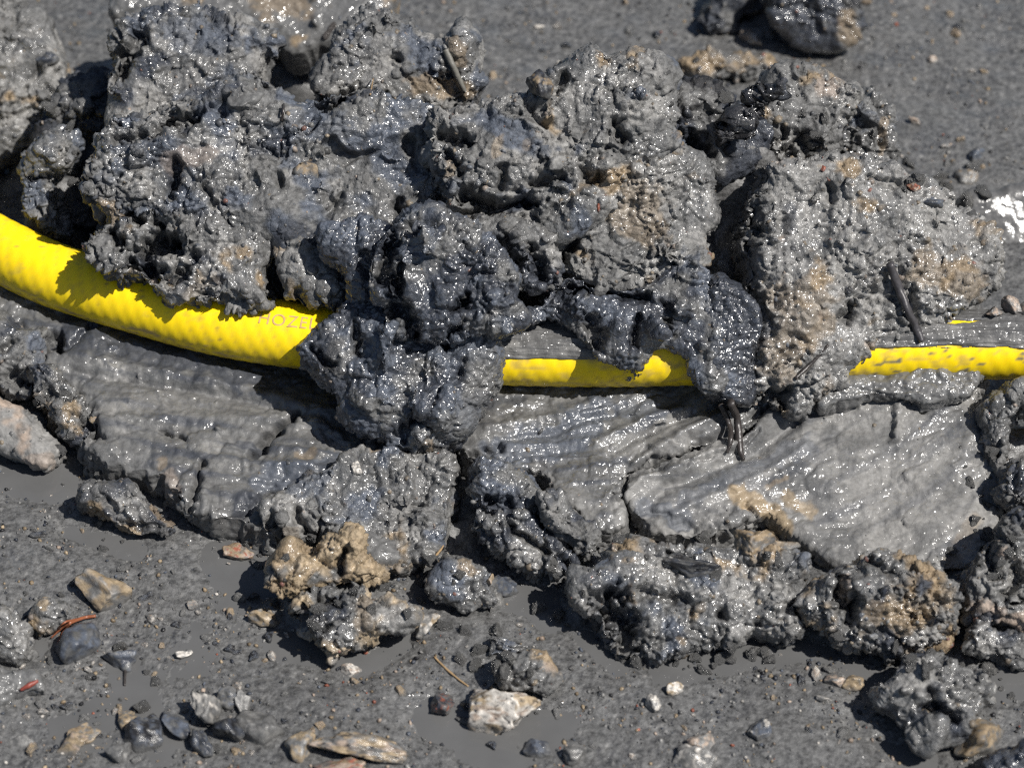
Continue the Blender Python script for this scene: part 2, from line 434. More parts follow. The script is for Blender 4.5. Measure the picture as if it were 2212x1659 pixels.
def pebble_shell(rg, sub=1):
    v, f = ico(sub)
    v = v * (1 + .22 * rg.normal(size=(1, 3)) * .5)
    off = rg.uniform(0, 50, 3)
    v = v * (1 + .42 * perlin(v * 1.1 + off, 3) + .12 * perlin(v * 2.9 + off, 4))[:, None]
    return v, f
PEBCOL = ['g', 'l', 'd', 'k', 'o', 't', 'p', 'r', 'b', 'w']
PEBW = np.array([.2, .16, .16, .12, .1, .07, .06, .03, .08, .02])
def make_grit(parent, me, co, n, cnt, s, rr=(.3, 1.6)):
    rg = np.random.default_rng(s + 500)
    no = get_no(me)
    ok = np.nonzero((no @ (-F) > .05))[0]
    if len(ok) < 10: return
    C_, F_, T_, off = [], [], [], 0
    shapes = [pebble_shell(rg, 1) for _ in range(6)]
    for k in range(cnt):
        j = rg.choice(ok); r = (rr[0] + (rr[1] - rr[0]) * rg.random() ** 3) * .001
        v, f = shapes[rg.integers(6)]
        M = np.array(Euler(rg.uniform(0, 6.28, 3)).to_matrix())
        c = (v * rg.uniform(.6, 1.15, 3)) @ M.T * r + co[j] - no[j] * r * .55
        C_.append(c); F_.append(f + off); off += len(c)
        T_.append(np.tile(PAL[PEBCOL[rg.choice(10, p=PEBW)]] * rg.uniform(.5, 1.0) * .6 + PAL['g'] * .4, (len(c), 1)))
    m2 = mesh_np('grit', np.concatenate(C_), np.concatenate(F_))
    set_tone(m2, np.concatenate(T_), .75)
    tag(link('grit', m2, M_STONE, parent), kind='stuff')

exec_after = []
# ------------------------------------------------------------------ the hose
HR = .01235
HZ = .034
def catmull(P, n):
    P = np.asarray(P, float); out = []
    P = np.vstack([2 * P[0] - P[1], P, 2 * P[-1] - P[-2]])
    for i in range(1, len(P) - 2):
        a, b, c, d = P[i - 1:i + 3]
        for t in np.arange(n) / n:
            out.append(.5 * (2 * b + (c - a) * t + (2 * a - 5 * b + 4 * c - d) * t * t + (3 * b - a - 3 * c + d) * t ** 3))
    out.append(P[-2]); return np.array(out)
hose_v = [(-120, 480), (0, 540), (100, 588), (200, 622), (300, 651), (400, 680), (500, 703), (600, 719), (680, 728), (870, 748), (1070, 760), (1300, 764), (1480, 761), (1850, 750), (2212, 748), (2330, 748)]
hp = at_z(hose_v, HZ)
ends0 = [hp[0] + np.array([-.5, .42, -HZ + HR - .001]), hp[0] + np.array([-.22, .16, -.018]), hp[0] + np.array([-.09, .058, -.003])]
ends1 = [hp[-1] + np.array([.10, .002, -.004]), hp[-1] + np.array([.25, .01, -.018]), hp[-1] + np.array([.7, .09, -HZ + HR - .001])]
path = catmull(np.vstack([ends0, hp, ends1]), 40)
seg = np.r_[0, np.cumsum(np.linalg.norm(np.diff(path, axis=0), axis=1))]
ss = np.arange(0, seg[-1], .0014)
path = np.stack([np.interp(ss, seg, path[:, k]) for k in range(3)], 1)
tan = np.gradient(path, axis=0); tan /= np.linalg.norm(tan, axis=1)[:, None]
side = np.cross(tan, [0, 0, 1.0]); side /= np.linalg.norm(side, axis=1)[:, None]     # points to the camera side
upv = np.cross(side, tan)
NS = 72
th = np.arange(NS) / NS * 2 * math.pi               # 0 = camera side, quarter turn = up
S, TH = np.meshgrid(ss, th, indexing='ij')
pitch = .031
ph1 = (TH * 7 + S / pitch * 2 * math.pi * 7 * .82)
ph2 = (TH * 7 - S / pitch * 2 * math.pi * 7 * .82)
rad = HR + .00024 * (np.abs(np.sin(ph1 / 2)) - .7) + .00017 * (np.abs(np.sin(ph2 / 2)) - .7)
def hose_point(si, t, r):
    """si: float index along the path"""
    si = np.asarray(si); i0 = np.clip(si.astype(int), 0, len(path) - 2); f = (si - i0)[..., None]
    lerp = lambda A: A[i0] * (1 - f) + A[i0 + 1] * f
    return lerp(path) + (lerp(side) * np.cos(t)[..., None] + lerp(upv) * np.sin(t)[..., None]) * np.asarray(r)[..., None]
hco = (path[:, None] + side[:, None] * np.cos(TH)[..., None] * rad[..., None] + upv[:, None] * np.sin(TH)[..., None] * rad[..., None])
nl = len(ss); hid = np.arange(nl * NS).reshape(nl, NS)
hf_ = np.stack([hid[:-1], np.roll(hid[:-1], -1, 1), np.roll(hid[1:], -1, 1), hid[1:]], -1).reshape(-1, 4)
hme = mesh_np('hose', hco.reshape(-1, 3), hf_)
mh, nt, p = new_mat('yellow_hose_plastic')
at = nt.nodes.new('ShaderNodeAttribute'); at.attribute_name = 'tone'
nt.links.new(at.outputs['Color'], p.inputs['Base Color'])
p.inputs['Roughness'].default_value = .42; p.inputs['Specular IOR Level'].default_value = .4
p.inputs['Subsurface Weight'].default_value = .12; p.inputs['Subsurface Radius'].default_value = (.004, .003, .0005); p.inputs['Subsurface Scale'].default_value = .5
hq = hco.reshape(-1, 3) * 1000
hcol = np.tile(np.array([.92, .66, .003]), (nl * NS, 1))
low = sst(-np.sin(TH), -.25, .75).ravel()
# dirt rubbed into the grooves of the braid, most on the flank that lay on the mud
gro = (1 - np.abs(np.sin(ph1 / 2))).ravel() ** 2.5
m_ = np.clip(gro * (.35 + .65 * low) * sst(perlin(hq / 16, 91), -.7, .5) * 1.1, 0, .85)
hcol = hcol * (1 - m_[:, None]) + np.array([.30, .20, .06]) * m_[:, None]
# brown-violet mud stains wiped along the hose
stn = fbm(np.c_[S.ravel() * 1000 / 9, TH.ravel() * 4.5, np.zeros(nl * NS)], 95, 4)
vv = to_v(hq / 1000)
m_ = sst(stn, .12, .5) * sst(vv[:, 0], -200, 150) * .8 * np.where(vv[:, 0] < 900, 1, .55)
m_ *= np.where(vv[:, 0] < 900, sst(np.abs(TH.ravel() - 6.05), .75, .1), 1)
hcol = hcol * (1 - m_[:, None]) + np.array([.30, .215, .12]) * m_[:, None]
spk = worley(hq / 2.3, 97); m_ = (spk < .17) * sst(perlin(hq / 20, 98), -.2, .3)
hcol = hcol * (1 - .6 * m_[:, None]) + np.array([.12, .09, .06]) * .6 * m_[:, None]
m_ = sst(fbm(hq / np.where(vv[:, :1] > 1700, [[7, 3, 3]], [[9, 5, 5]]), 99, 5), .55, .68) * np.where(vv[:, 0] > 1700, .9, .2)     # splashes of grey mud
hcol = hcol * (1 - m_[:, None]) + PAL['g'] * m_[:, None]
m_ = np.clip(.45 + .8 * perlin(hq / 22, 103) + .4 * perlin(hq / 5, 104), 0, 1) * .42 * (.15 + low)          # thin film of silt
hcol = hcol * (1 - m_[:, None]) + np.array([.36, .25, .08]) * m_[:, None]
set_tone(hme, hcol, .4)
hose_root = bpy.data.objects.new('garden_hose', None); C.objects.link(hose_root)
tag(hose_root, 'bright yellow braided garden hose lying half buried under the mud clods', 'hose')
link('tube', hme, mh, hose_root)
# caps, far outside the picture
for i, nm in ((0, 'end_cap'), (nl - 1, 'end_cap')):
    ring = hco[i]; c = path[i]
    me = bpy.data.meshes.new(nm); me.from_pydata([tuple(x) for x in ring] + [tuple(c)], [], [(k, (k + 1) % NS, NS) for k in range(NS)]); me.update()
    link(nm, me, simple_mat('cut_rubber', (.03, .03, .03), .6), hose_root)
# mud plastered on the hose: its own skin, thicker in the middle, ragged at the edge
def hose_film(x0, x1, t0, t1, seed, edge=.25, thick=.0011, wob=.22, col='m', hole=None):
    vx = to_v(path)[:, 0]; i0, i1 = np.searchsorted(vx, [x0, x1])
    si = np.arange(i0, i1, .5); tt = np.linspace(t0, t1, 110)
    A, B = np.meshgrid(si, tt, indexing='ij')
    u = (B - t0) / (t1 - t0); sx = (A - i0) / (i1 - i0)
    nz = fbm(np.c_[A.ravel() / 13, B.ravel() * 5, np.zeros(A.size)], seed, 5).reshape(A.shape)
    ed = np.minimum(np.minimum(u, 1 - u) / .22, np.minimum(sx, 1 - sx) / .06)
    msk = np.clip(ed, 0, 1) - edge + wob * nz - .25
    if hole: msk = msk - (1.3 + 2.2 * nz) * np.exp(-((np.interp(A, np.arange(nl), vx) - hole[0]) / hole[1]) ** 2 - ((B - hole[2]) / hole[3]) ** 2)
    h = thick * (1 - np.exp(-np.clip(msk, 0, 9) * 4)) * (1 + .5 * nz) + np.where(msk > 0, .00018, -.0009)
    braid = .00022 * (np.abs(np.sin((B * 7 + A * .0014 / pitch * 2 * math.pi * 7 * .82) / 2)) - .7)
    co = hose_point(A, B, HR + h + braid)
    ok = (msk[:-1, :-1] > -.06) | (msk[1:, 1:] > -.06) | (msk[1:, :-1] > -.06) | (msk[:-1, 1:] > -.06)
    idx = np.arange(A.size).reshape(A.shape)
    f = np.stack([idx[:-1, :-1], idx[:-1, 1:], idx[1:, 1:], idx[1:, :-1]], -1)[ok]
    us = np.unique(f); mp = np.zeros(A.size, int); mp[us] = np.arange(len(us))
    me = mesh_np('mud_film', co.reshape(-1, 3)[us], mp[f])
    q = co.reshape(-1, 3)[us] * 1000
    m_ = sst(fbm(q / 9, seed + 9, 3), 0, .8)[:, None]
    set_tone(me, PAL[col] * (1 - m_) + PAL['l'] * m_ * .8, .62)
    return link('mud_film', me, M_SMEAR, hose_root)
hose_film(1780, 2330, .62, 2.6, 301, edge=.0, wob=.30, col='m', hole=(2075, 60, 1.52, .14))
hose_film(1040, 1330, .50, 2.2, 305, edge=-.1, wob=.16, col='m')
# printed letters, wrapped round the hose
def hose_text(txt, vx0, t_mid, hgt, mat):
    cu = bpy.data.curves.new('txt', 'FONT'); cu.body = txt; cu.size = 1.0; cu.space_character = 1.12
    o = bpy.data.objects.new('txt', cu); C.objects.link(o)
    dg = deps(); dg.update()
    tm = bpy.data.meshes.new_from_object(o.evaluated_get(dg)); bpy.data.objects.remove(o)
    bm = bmesh.new(); bm.from_mesh(tm)
    bmesh.ops.triangulate(bm, faces=bm.faces[:])
    bmesh.ops.subdivide_edges(bm, edges=bm.edges[:], cuts=2, use_grid_fill=True)
    xs = np.array([v.co[:] for v in bm.verts]); cap = .69
    vx = to_v(path)[:, 0]; i0 = float(np.interp(vx0, vx, np.arange(nl)))
    sc = hgt / cap
    A = i0 + xs[:, 0] * sc * .96 / .0014; Bt = t_mid + (xs[:, 1] - cap / 2) * sc / HR
    co = hose_point(A, Bt, np.full(len(A), HR + .00012))
    for v, c in zip(bm.verts, co): v.co = c
    bm.to_mesh(tm); bm.free(); tm.materials.clear()
    return link('lettering', tm, mat, hose_root)
hose_text('HOZEL', 570, 1.15, .0046, M_PRINT)
# ------------------------------------------------------------------ clods of mud (outlines measured in the photo, distance from what each stands on)
# --- back row
clod('pale smooth mud ridge glistening behind the crumbly heap, at the back of the pile',
     [(250, 45), (290, -10), (420, -50), (620, -70), (830, -60), (850, 10), (800, 60), (740, 110), (650, 120), (560, 90), (400, 70)],
     (560, 110, .045), al=26, yaw=-8, amp=.6, tf=9, tb=22, rnd=10, lumps=18, base='g', mix=(('g', .4), ('o', .2)), wet=.9, rough=.5, grit=60, smear=.4,
     patches=[([(580, 5), (640, 10)], 40, 'o', .6)], vox=.7, mat=M_SMEAR)
clod('crumbly grey clod with blue-grey pebbles beside the hose bend, away from the heap',
     [(-70, -60), (30, -40), (60, 30), (105, 55), (125, 105), (150, 150), (130, 200), (105, 260), (75, 300), (40, 335), (0, 360), (-70, 390)],
     (40, 335, .018), al=40, tf=12, tb=22, rnd=9, lumps=40, base='g', mix=(('l', .5), ('o', .12)), wet=.5, grit=120, vox=.65,
     bumps=[(100, 125, 22, 0), (60, 95, 20, 0)])
clod('grey-blue crumbly clod crowning the heap between the pale ridge and the wood flake',
     [(243, 165), (262, 95), (300, 52), (350, 35), (420, 38), (500, 45), (565, 70), (600, 105), (560, 140), (548, 190), (510, 215), (480, 270), (400, 300), (300, 310), (244, 290), (236, 225)],
     (380, 300, .062), al=42, tf=13, tb=28, rnd=13, lumps=60, lr=(2, 5), base='g', mix=(('b', .45), ('l', .35), ('d', .2)), wet=.65, grit=150, vox=.6,
     strokes=[([(300, 75), (270, 120), (248, 160)], 13, -9), ([(350, 260), (400, 235)], 12, -6)],
     patches=[([(380, 70), (480, 80)], 45, 'b', .7)])
clod('grey clod with a dead stem stuck on it and a brownish foot, behind the heap',
     [(690, 165), (725, 100), (780, 50), (840, 32), (900, 62), (960, 105), (1000, 62), (1028, 85), (1030, 160), (1045, 190), (1022, 222), (950, 235), (880, 245), (760, 245), (700, 225)],
     (860, 240, .072), al=46, tf=13, tb=28, rnd=11, lumps=60, lr=(1.5, 4.5), base='g', mix=(('l', .4), ('b', .3)), wet=.6, grit=150, vox=.6,
     strokes=[([(850, 130)], 12, -7), ([(760, 195), (700, 230)], 12, -6)],
     patches=[([(900, 185), (1010, 200)], 28, 'o', .7), ([(985, 95), (990, 130)], 18, 'o', .6)])
clod('rounded dark wet clod alone on the flat mud behind the heap',
     [(1662, -20), (1700, -60), (1770, -70), (1830, -40), (1842, 10), (1835, 60), (1800, 100), (1750, 108), (1700, 90), (1672, 50)],
     (1750, 105, .004), al=55, tf=12, tb=14, rnd=12, lumps=40, lr=(2, 4), base='d', mix=(('k', .3), ('g', .3)), wet=.9, grit=60, vox=.7, patches=[([(1825, 40), (1830, 80)], 22, 'o', .7)])
clod('dark ragged clod behind the rounded dark clod on the flat mud',
     [(1530, 40), (1545, -10), (1590, -60), (1660, -70), (1650, -10), (1625, 30), (1580, 60), (1550, 65)],
     (1570, 62, .002), al=50, tf=10, tb=10, rnd=9, lumps=20, base='g', mix=(('d', .5),), wet=.5, grit=40, vox=.8)
clod('low tan-topped lump on the flat mud behind the heap, wide and flat',
     [(1478, 140), (1510, 122), (1580, 118), (1630, 125), (1660, 145), (1640, 168), (1560, 172), (1490, 168)],
     (1560, 170, .002), al=40, tf=7, tb=8, rnd=7, lumps=14, base='g', mix=(('o', .45),), wet=.6, grit=40, vox=.7, patches=[([(1490, 140), (1550, 135)], 25, 'o', .8)])
clod('added dark crumbly clod with painted shade between the hose-bend clod and the heap',
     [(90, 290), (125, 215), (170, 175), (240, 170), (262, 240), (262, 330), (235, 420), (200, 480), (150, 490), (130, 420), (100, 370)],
     (170, 480, .024), al=34, tf=8, tb=16, rnd=9, lumps=40, lr=(2, 5), base='d', mix=(('k', .5), ('m', .3)), wet=.4, rough=1.2, grit=30, vox=.65)  # added lump; its near-black colour paints the shade of the pit
clod('low wet ridge of smooth mud shining white in the sun beyond the tall slab',
     [(2080, 440), (2110, 415), (2150, 420), (2200, 410), (2300, 400), (2300, 560), (2230, 555), (2180, 530), (2130, 490)],
     (2160, 520, .001), al=37, yaw=19, tf=3, tb=10, rnd=6, lumps=0, amp=.4, base='m', mix=(('g', .3),), wet=1.2, rough=.35, smear=.8, grit=0, vox=.6, mat=M_SLICK)
# --- rear right of the heap
clod('dark ragged clod in the notch between the two tall clods, under the charred knobbly stick',
     [(1440, 225), (1480, 200), (1540, 205), (1600, 235), (1640, 260), (1650, 320), (1600, 370), (1540, 380), (1500, 330), (1450, 300)],
     (1540, 380, .070), al=44, tf=12, tb=26, rnd=10, lumps=40, lr=(2, 5), base='d', mix=(('k', .45), ('g', .3)), wet=.6, rough=1.25, grit=40, vox=.65,
     strokes=[([(1460, 290), (1520, 320)], 14, -8)])
clod('charred knobbly black stick poking up from the notch of the heap',
     [(1552, 300), (1578, 262), (1612, 228), (1648, 196), (1676, 166), (1694, 180), (1684, 212), (1650, 236), (1624, 268), (1590, 304), (1566, 316)],
     (1575, 306, .090), al=50, grow=0, tf=7, tb=8, rnd=6, lumps=16, lr=(1.5, 3.5), base='k', mix=(('d', .2),), wet=.9, rough=1.3, soft=0, grit=10, vox=.48, name='charred_stick', cat='stick')
clod('grey clod with pale top behind the tall slab that carries the dark stick',
     [(1640, 270), (1655, 190), (1690, 152), (1740, 165), (1790, 170), (1832, 195), (1830, 240), (1800, 300), (1790, 350), (1700, 360), (1650, 330)],
     (1720, 355, .066), al=44, tf=13, tb=28, rnd=10, lumps=50, lr=(2, 5), base='g', mix=(('l', .45), ('o', .15)), wet=.5, grit=90, vox=.65,
     strokes=[([(1700, 330), (1740, 290), (1745, 320)], 16, -9), ([(1650, 300), (1690, 285)], 10, -5)], patches=[([(1790, 185)], 34, 'p', .6)])
clod('small blue-grey glossy clod with yellowish rim at the back edge of the heap',
     [(1790, 270), (1800, 232), (1840, 222), (1890, 220), (1915, 250), (1920, 300), (1915, 345), (1880, 360), (1830, 350), (1795, 320)],
     (1860, 355, .050), al=50, tf=11, tb=20, rnd=9, lumps=20, lr=(2, 4), base='g', mix=(('b', .5),), wet=.9, grit=40, vox=.6, patches=[([(1905, 260), (1905, 330)], 10, 'o', .6), ([(1810, 265)], 22, 'b', .8)])
# --- the tall clods behind the hose
clod('large crumbly clod rising over the hose, upper part with the wood flake',
     [(225, 300), (300, 265), (400, 245), (480, 205), (560, 195), (640, 232), (720, 228), (820, 222), (930, 240), (948, 320), (965, 400), (940, 455), (890, 480), (850, 520), (800, 560), (700, 560), (600, 520), (500, 500), (380, 470), (270, 450), (205, 400), (225, 345)],
     (560, 520, .061), grow=20, al=37, tf=13, tb=30, rnd=13, lumps=130, lr=(1.5, 5), base='g', mix=(('l', .35), ('b', .4), ('d', .22)), wet=.62, grit=330, vox=.55,
     strokes=[([(345, 265), (400, 245), (420, 250)], 14, -10), ([(540, 150), (575, 165)], 20, -6), ([(690, 225), (745, 200)], 13, -8), ([(380, 350), (362, 430)], 10, -7),
              ([(860, 440), (880, 490)], 13, -8), ([(490, 215), (470, 240)], 12, -5), ([(250, 300), (330, 290)], 12, -5), ([(440, 400), (455, 440)], 9, -5), ([(740, 420), (700, 460)], 8, -3)],
     patches=[([(300, 330), (420, 330)], 40, 'd', .4), ([(360, 345), (450, 335)], 28, 'p', .35), ([(640, 270), (740, 280)], 40, 'b', .6), ([(820, 340), (860, 360)], 26, 'b', .7)])
clod('broken wet clod overhanging the hose bend, ragged underside, left of the slot hole',
     [(165, 535), (200, 500), (230, 470), (205, 430), (260, 400), (380, 430), (500, 470), (570, 490), (590, 520), (582, 580), (590, 640), (600, 668), (540, 672), (480, 674), (420, 668), (370, 655), (320, 630), (290, 600), (240, 600), (195, 565)],
     (440, 668, .0455), grow=2, al=38, tf=10, tb=22, rnd=11, lumps=110, lr=(1.5, 4.5), base='g', mix=(('d', .38), ('l', .3), ('o', .1)), wet=.65, rough=1.2, grit=180, vox=.52,
     strokes=[([(330, 600), (300, 560), (340, 520)], 22, -14), ([(390, 580), (370, 610)], 14, -9), ([(335, 440), (350, 500), (380, 540)], 12, -9), ([(270, 440), (300, 470)], 13, -8), ([(250, 520), (235, 490)], 12, -8), ([(440, 640), (520, 650)], 7, -4)],
     patches=[([(222, 450)], 30, 'o', .7), ([(430, 600)], 18, 'o', .5), ([(395, 655), (460, 600)], 16, 'o', .25)])
clod('lighter grey wedge of mud on top of the lettering of the hose',
     [(600, 500), (640, 480), (690, 510), (720, 560), (760, 600), (778, 635), (755, 650), (700, 668), (650, 660), (615, 652), (606, 620), (603, 560)],
     (680, 668, .0475), grow=0, al=40, tf=8, tb=20, rnd=8, lumps=20, lr=(1.5, 3.5), base='g', mix=(('l', .55), ('o', .12)), wet=.55, grit=50, vox=.5,
     strokes=[([(680, 520), (720, 570), (740, 600)], 5, -2), ([(640, 620), (660, 660)], 7, -4)], patches=[([(635, 640), (625, 610)], 14, 'o', .55)])
clod('dark blue-black wet mud bridging the pale wedge and the big wet clod',
     [(700, 500), (760, 480), (830, 490), (850, 540), (830, 590), (815, 640), (800, 680), (770, 690), (775, 630), (750, 580), (715, 545)],
     (790, 680, .053), al=46, tf=11, tb=18, rnd=8, lumps=12, lr=(2, 4), base='b', mix=(('d', .5),), wet=.95, rough=.9, soft=.3, grit=20, vox=.5)
clod('dark wet lumpy clod with black clefts above the big wet clod',
     [(822, 560), (850, 500), (885, 462), (960, 470), (1020, 505), (1070, 540), (1110, 600), (1095, 650), (1140, 690), (1080, 715), (1000, 715), (930, 735), (870, 720), (840, 660), (812, 620)],
     (930, 720, .058), al=46, tf=15, tb=22, rnd=12, lumps=20, lr=(2.5, 7), base='d', mix=(('b', .5), ('g', .4)), wet=.9, rough=1.1, soft=.25, grit=60, vox=.5,
     bumps=[(930, 520, 40, 0), (1030, 560, 42, 0), (880, 620, 32, 0), (960, 640, 38, 0), (1060, 640, 32, 0)],
     strokes=[([(845, 510), (825, 590), (860, 625)], 14, -11), ([(870, 560), (865, 600)], 8, -7), ([(985, 665), (1005, 650)], 11, -9), ([(860, 665), (890, 715)], 16, -11), ([(960, 740), (990, 700)], 8, -5)],
     patches=[([(850, 590), (905, 590)], 26, 'g', .7), ([(940, 650)], 26, 'b', .6)])
clod('big dark glossy wet clod wrapped over the hose, hanging onto the smeared bank',
     [(648, 745), (690, 700), (735, 665), (790, 645), (850, 665), (905, 690), (960, 675), (1020, 690), (1072, 735), (1070, 790), (1062, 840), (1045, 900), (1005, 940), (950, 975), (880, 972), (830, 955), (780, 930), (752, 885), (728, 850), (700, 805), (662, 780)],
     (900, 970, .021), grow=2, al=43, tf=15, tb=20, rnd=17, lumps=16, lr=(2.5, 7), base='b', mix=(('d', .5), ('g', .35)), wet=.95, rough=.95, soft=.25, pocket=.5, grit=70, vox=.52,
     bumps=[(830, 740, 60, 2), (905, 845, 40, 2), (800, 850, 50, 0), (960, 900, 44, 0)],
     strokes=[([(770, 700), (772, 760)], 10, -7), ([(960, 700), (960, 740)], 9, -6), ([(1000, 780), (980, 830)], 7, -3), ([(900, 900), (870, 940)], 10, -4), ([(670, 750), (720, 790)], 10, -5)],
     patches=[([(690, 730), (720, 790)], 30, 'k', .6), ([(960, 920), (900, 960)], 40, 'g', .8), ([(1030, 760), (1040, 850), (1010, 910)], 34, 'g', .6), ([(925, 960)], 16, 'o', .6)])
clod('tall crumbly clod in the middle of the heap with flat top and pale face',
     [(945, 265), (1020, 232), (1100, 222), (1175, 212), (1195, 172), (1255, 132), (1330, 118), (1400, 128), (1442, 165), (1445, 240), (1455, 295), (1480, 330), (1400, 380), (1330, 440), (1250, 490), (1180, 520), (1090, 520), (1040, 480), (990, 460), (962, 400), (945, 330)],
     (1180, 520, .070), grow=20, al=42, tf=14, tb=30, rnd=12, lumps=130, lr=(1.3, 4.2), base='g', mix=(('l', .5), ('b', .22), ('o', .04)), wet=.58, grit=300, vox=.55,
     strokes=[([(950, 290), (1000, 300)], 13, -8), ([(965, 330), (1000, 370)], 9, -6), ([(1000, 420), (1060, 440), (1140, 435)], 14, -12), ([(1030, 460), (1090, 480)], 20, -12), ([(1085, 365), (1085, 400)], 7, -5),
              ([(1330, 270), (1345, 300)], 13, -8), ([(1190, 200), (1220, 170)], 12, -5), ([(1150, 395), (1220, 385)], 9, -5), ([(1260, 375), (1290, 385)], 13, -8)],
     patches=[([(975, 350), (970, 375)], 16, 'o', .5), ([(1075, 310), (1070, 330)], 14, 'o', .5), ([(1140, 310)], 16, 'o', .3)])
clod('rounded crumbly clod with a tan face between the dark lumps and the deep cleft',
     [(1195, 590), (1185, 540), (1210, 490), (1260, 440), (1310, 380), (1380, 335), (1440, 320), (1500, 325), (1522, 370), (1532, 430), (1536, 490), (1520, 545), (1512, 600), (1440, 610), (1350, 625), (1270, 625)],
     (1350, 620, .055), pocket=.6, grow=2, al=44, tf=14, tb=26, rnd=14, lumps=90, lr=(1.3, 4), base='g', mix=(('l', .6), ('o', .06)), wet=.62, grit=200, vox=.52,
     strokes=[([(1235, 520), (1205, 560)], 13, -9), ([(1190, 600), (1215, 560)], 9, -7)],
     patches=[([(1340, 440), (1400, 480), (1370, 420)], 60, 'o', .5), ([(1500, 560), (1480, 590)], 30, 'b', .8)])
clod('small dark broken lumps wedged in the hollow below the tall middle clod',
     [(1000, 500), (1030, 470), (1100, 475), (1180, 500), (1200, 550), (1195, 600), (1140, 625), (1105, 600), (1080, 560), (1030, 535)],
     (1120, 615, .060), al=50, tf=10, tb=20, rnd=9, lumps=40, lr=(2, 5), base='g', mix=(('l', .4), ('d', .35)), wet=.7, rough=1.1, grit=50, vox=.5,
     strokes=[([(1085, 520), (1110, 590)], 13, -8), ([(1150, 540), (1170, 600)], 11, -7)])
clod('dark glossy mud lumps draped over the hose with drips reaching onto the yellow',
     [(1070, 735), (1110, 690), (1170, 640), (1215, 605), (1300, 615), (1400, 605), (1480, 560), (1535, 590), (1560, 660), (1575, 740), (1565, 800), (1550, 850), (1518, 850), (1495, 810), (1470, 780), (1425, 765), (1385, 795), (1340, 800), (1290, 775), (1262, 735), (1235, 708), (1180, 692), (1120, 705)],
     (1340, 800, .0385), grow=2, al=44, tf=7, tb=14, rnd=9, lumps=18, lr=(2.5, 6), base='d', mix=(('b', .55), ('g', .35)), wet=.95, rough=.9, soft=.3, pocket=.5, grit=40, vox=.5,
     bumps=[(1245, 660, 38, 0), (1330, 730, 40, 2), (1420, 710, 38, 2), (1480, 660, 40, 0), (1150, 685, 30, -1)],
     strokes=[([(1375, 690), (1370, 750)], 9, -6), ([(1275, 690), (1295, 740)], 12, -7), ([(1220, 615), (1300, 625), (1400, 640)], 9, -7), ([(1440, 660), (1450, 720)], 8, -4)],
     patches=[([(1400, 745), (1395, 720)], 12, 'o', .35), ([(1330, 740), (1310, 780)], 26, 'g', .6)])
clod('tall leaning slab of pale gritty clay with a dark stick across its face',
     [(1628, 390), (1650, 345), (1720, 338), (1800, 328), (1880, 338), (1940, 368), (2000, 400), (2060, 440), (2120, 500), (2165, 560), (2155, 620), (2085, 668), (2030, 690), (1975, 735), (1880, 775), (1815, 825), (1750, 880), (1700, 895), (1640, 862), (1602, 872), (1580, 810), (1582, 740), (1600, 650), (1608, 560), (1606, 460)],
     (1690, 885, .021), pocket=.4, grow=2, al=44, yaw=8, tf=15, tb=34, rnd=12, lumps=170, lr=(1.2, 3.6), base='g', mix=(('l', .85), ('o', .12), ('p', .03)), wet=.68, rough=.95, grit=520, vox=.58,
     strokes=[([(1590, 380), (1600, 560), (1585, 700), (1575, 840)], 50, -8, .3), ([(1850, 655), (1822, 690)], 10, -7), ([(1690, 465), (1700, 500)], 10, -3), ([(1655, 870), (1685, 855)], 18, -12), ([(1970, 640), (1985, 735)], 9, -3), ([(1790, 400), (1800, 430)], 8, -4),
              ([(1880, 380), (1960, 400)], 8, -3), ([(1745, 620), (1690, 720)], 60, 3), ([(1900, 560)], 90, 3)],
     patches=[([(1700, 660), (1760, 640), (1680, 780)], 60, 'o', .45), ([(2000, 560), (1990, 590), (2100, 610)], 40, 'o', .55), ([(1740, 740), (1790, 700)], 24, 'o', .5), ([(1635, 740), (1660, 700)], 26, 'd', .6), ([(1705, 490), (1710, 450)], 18, 'd', .5), ([(1600, 720), (1620, 480)], 46, 'm', .7)])
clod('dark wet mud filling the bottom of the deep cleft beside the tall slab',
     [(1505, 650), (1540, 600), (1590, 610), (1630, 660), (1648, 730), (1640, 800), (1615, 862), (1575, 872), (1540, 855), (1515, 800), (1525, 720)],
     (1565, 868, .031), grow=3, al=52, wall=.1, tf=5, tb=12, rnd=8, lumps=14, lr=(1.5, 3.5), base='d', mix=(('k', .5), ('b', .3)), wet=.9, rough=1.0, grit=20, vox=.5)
clod('narrow upright clod leaning by the hose bend, smooth grey lower half',
     [(42, 375), (60, 330), (108, 298), (150, 300), (166, 328), (145, 362), (122, 385), (118, 440), (152, 502), (118, 505), (80, 492), (54, 450), (52, 405)],
     (100, 502, .036), grow=2, al=52, tf=8, tb=14, rnd=6, lumps=26, lr=(1.3, 3), base='g', mix=(('l', .4), ('b', .25)), wet=.6, grit=60, vox=.48,
     strokes=[([(48, 390), (115, 388)], 7, -4), ([(80, 450), (86, 460)], 6, -3)], patches=[([(85, 430)], 34, 'b', .6)])
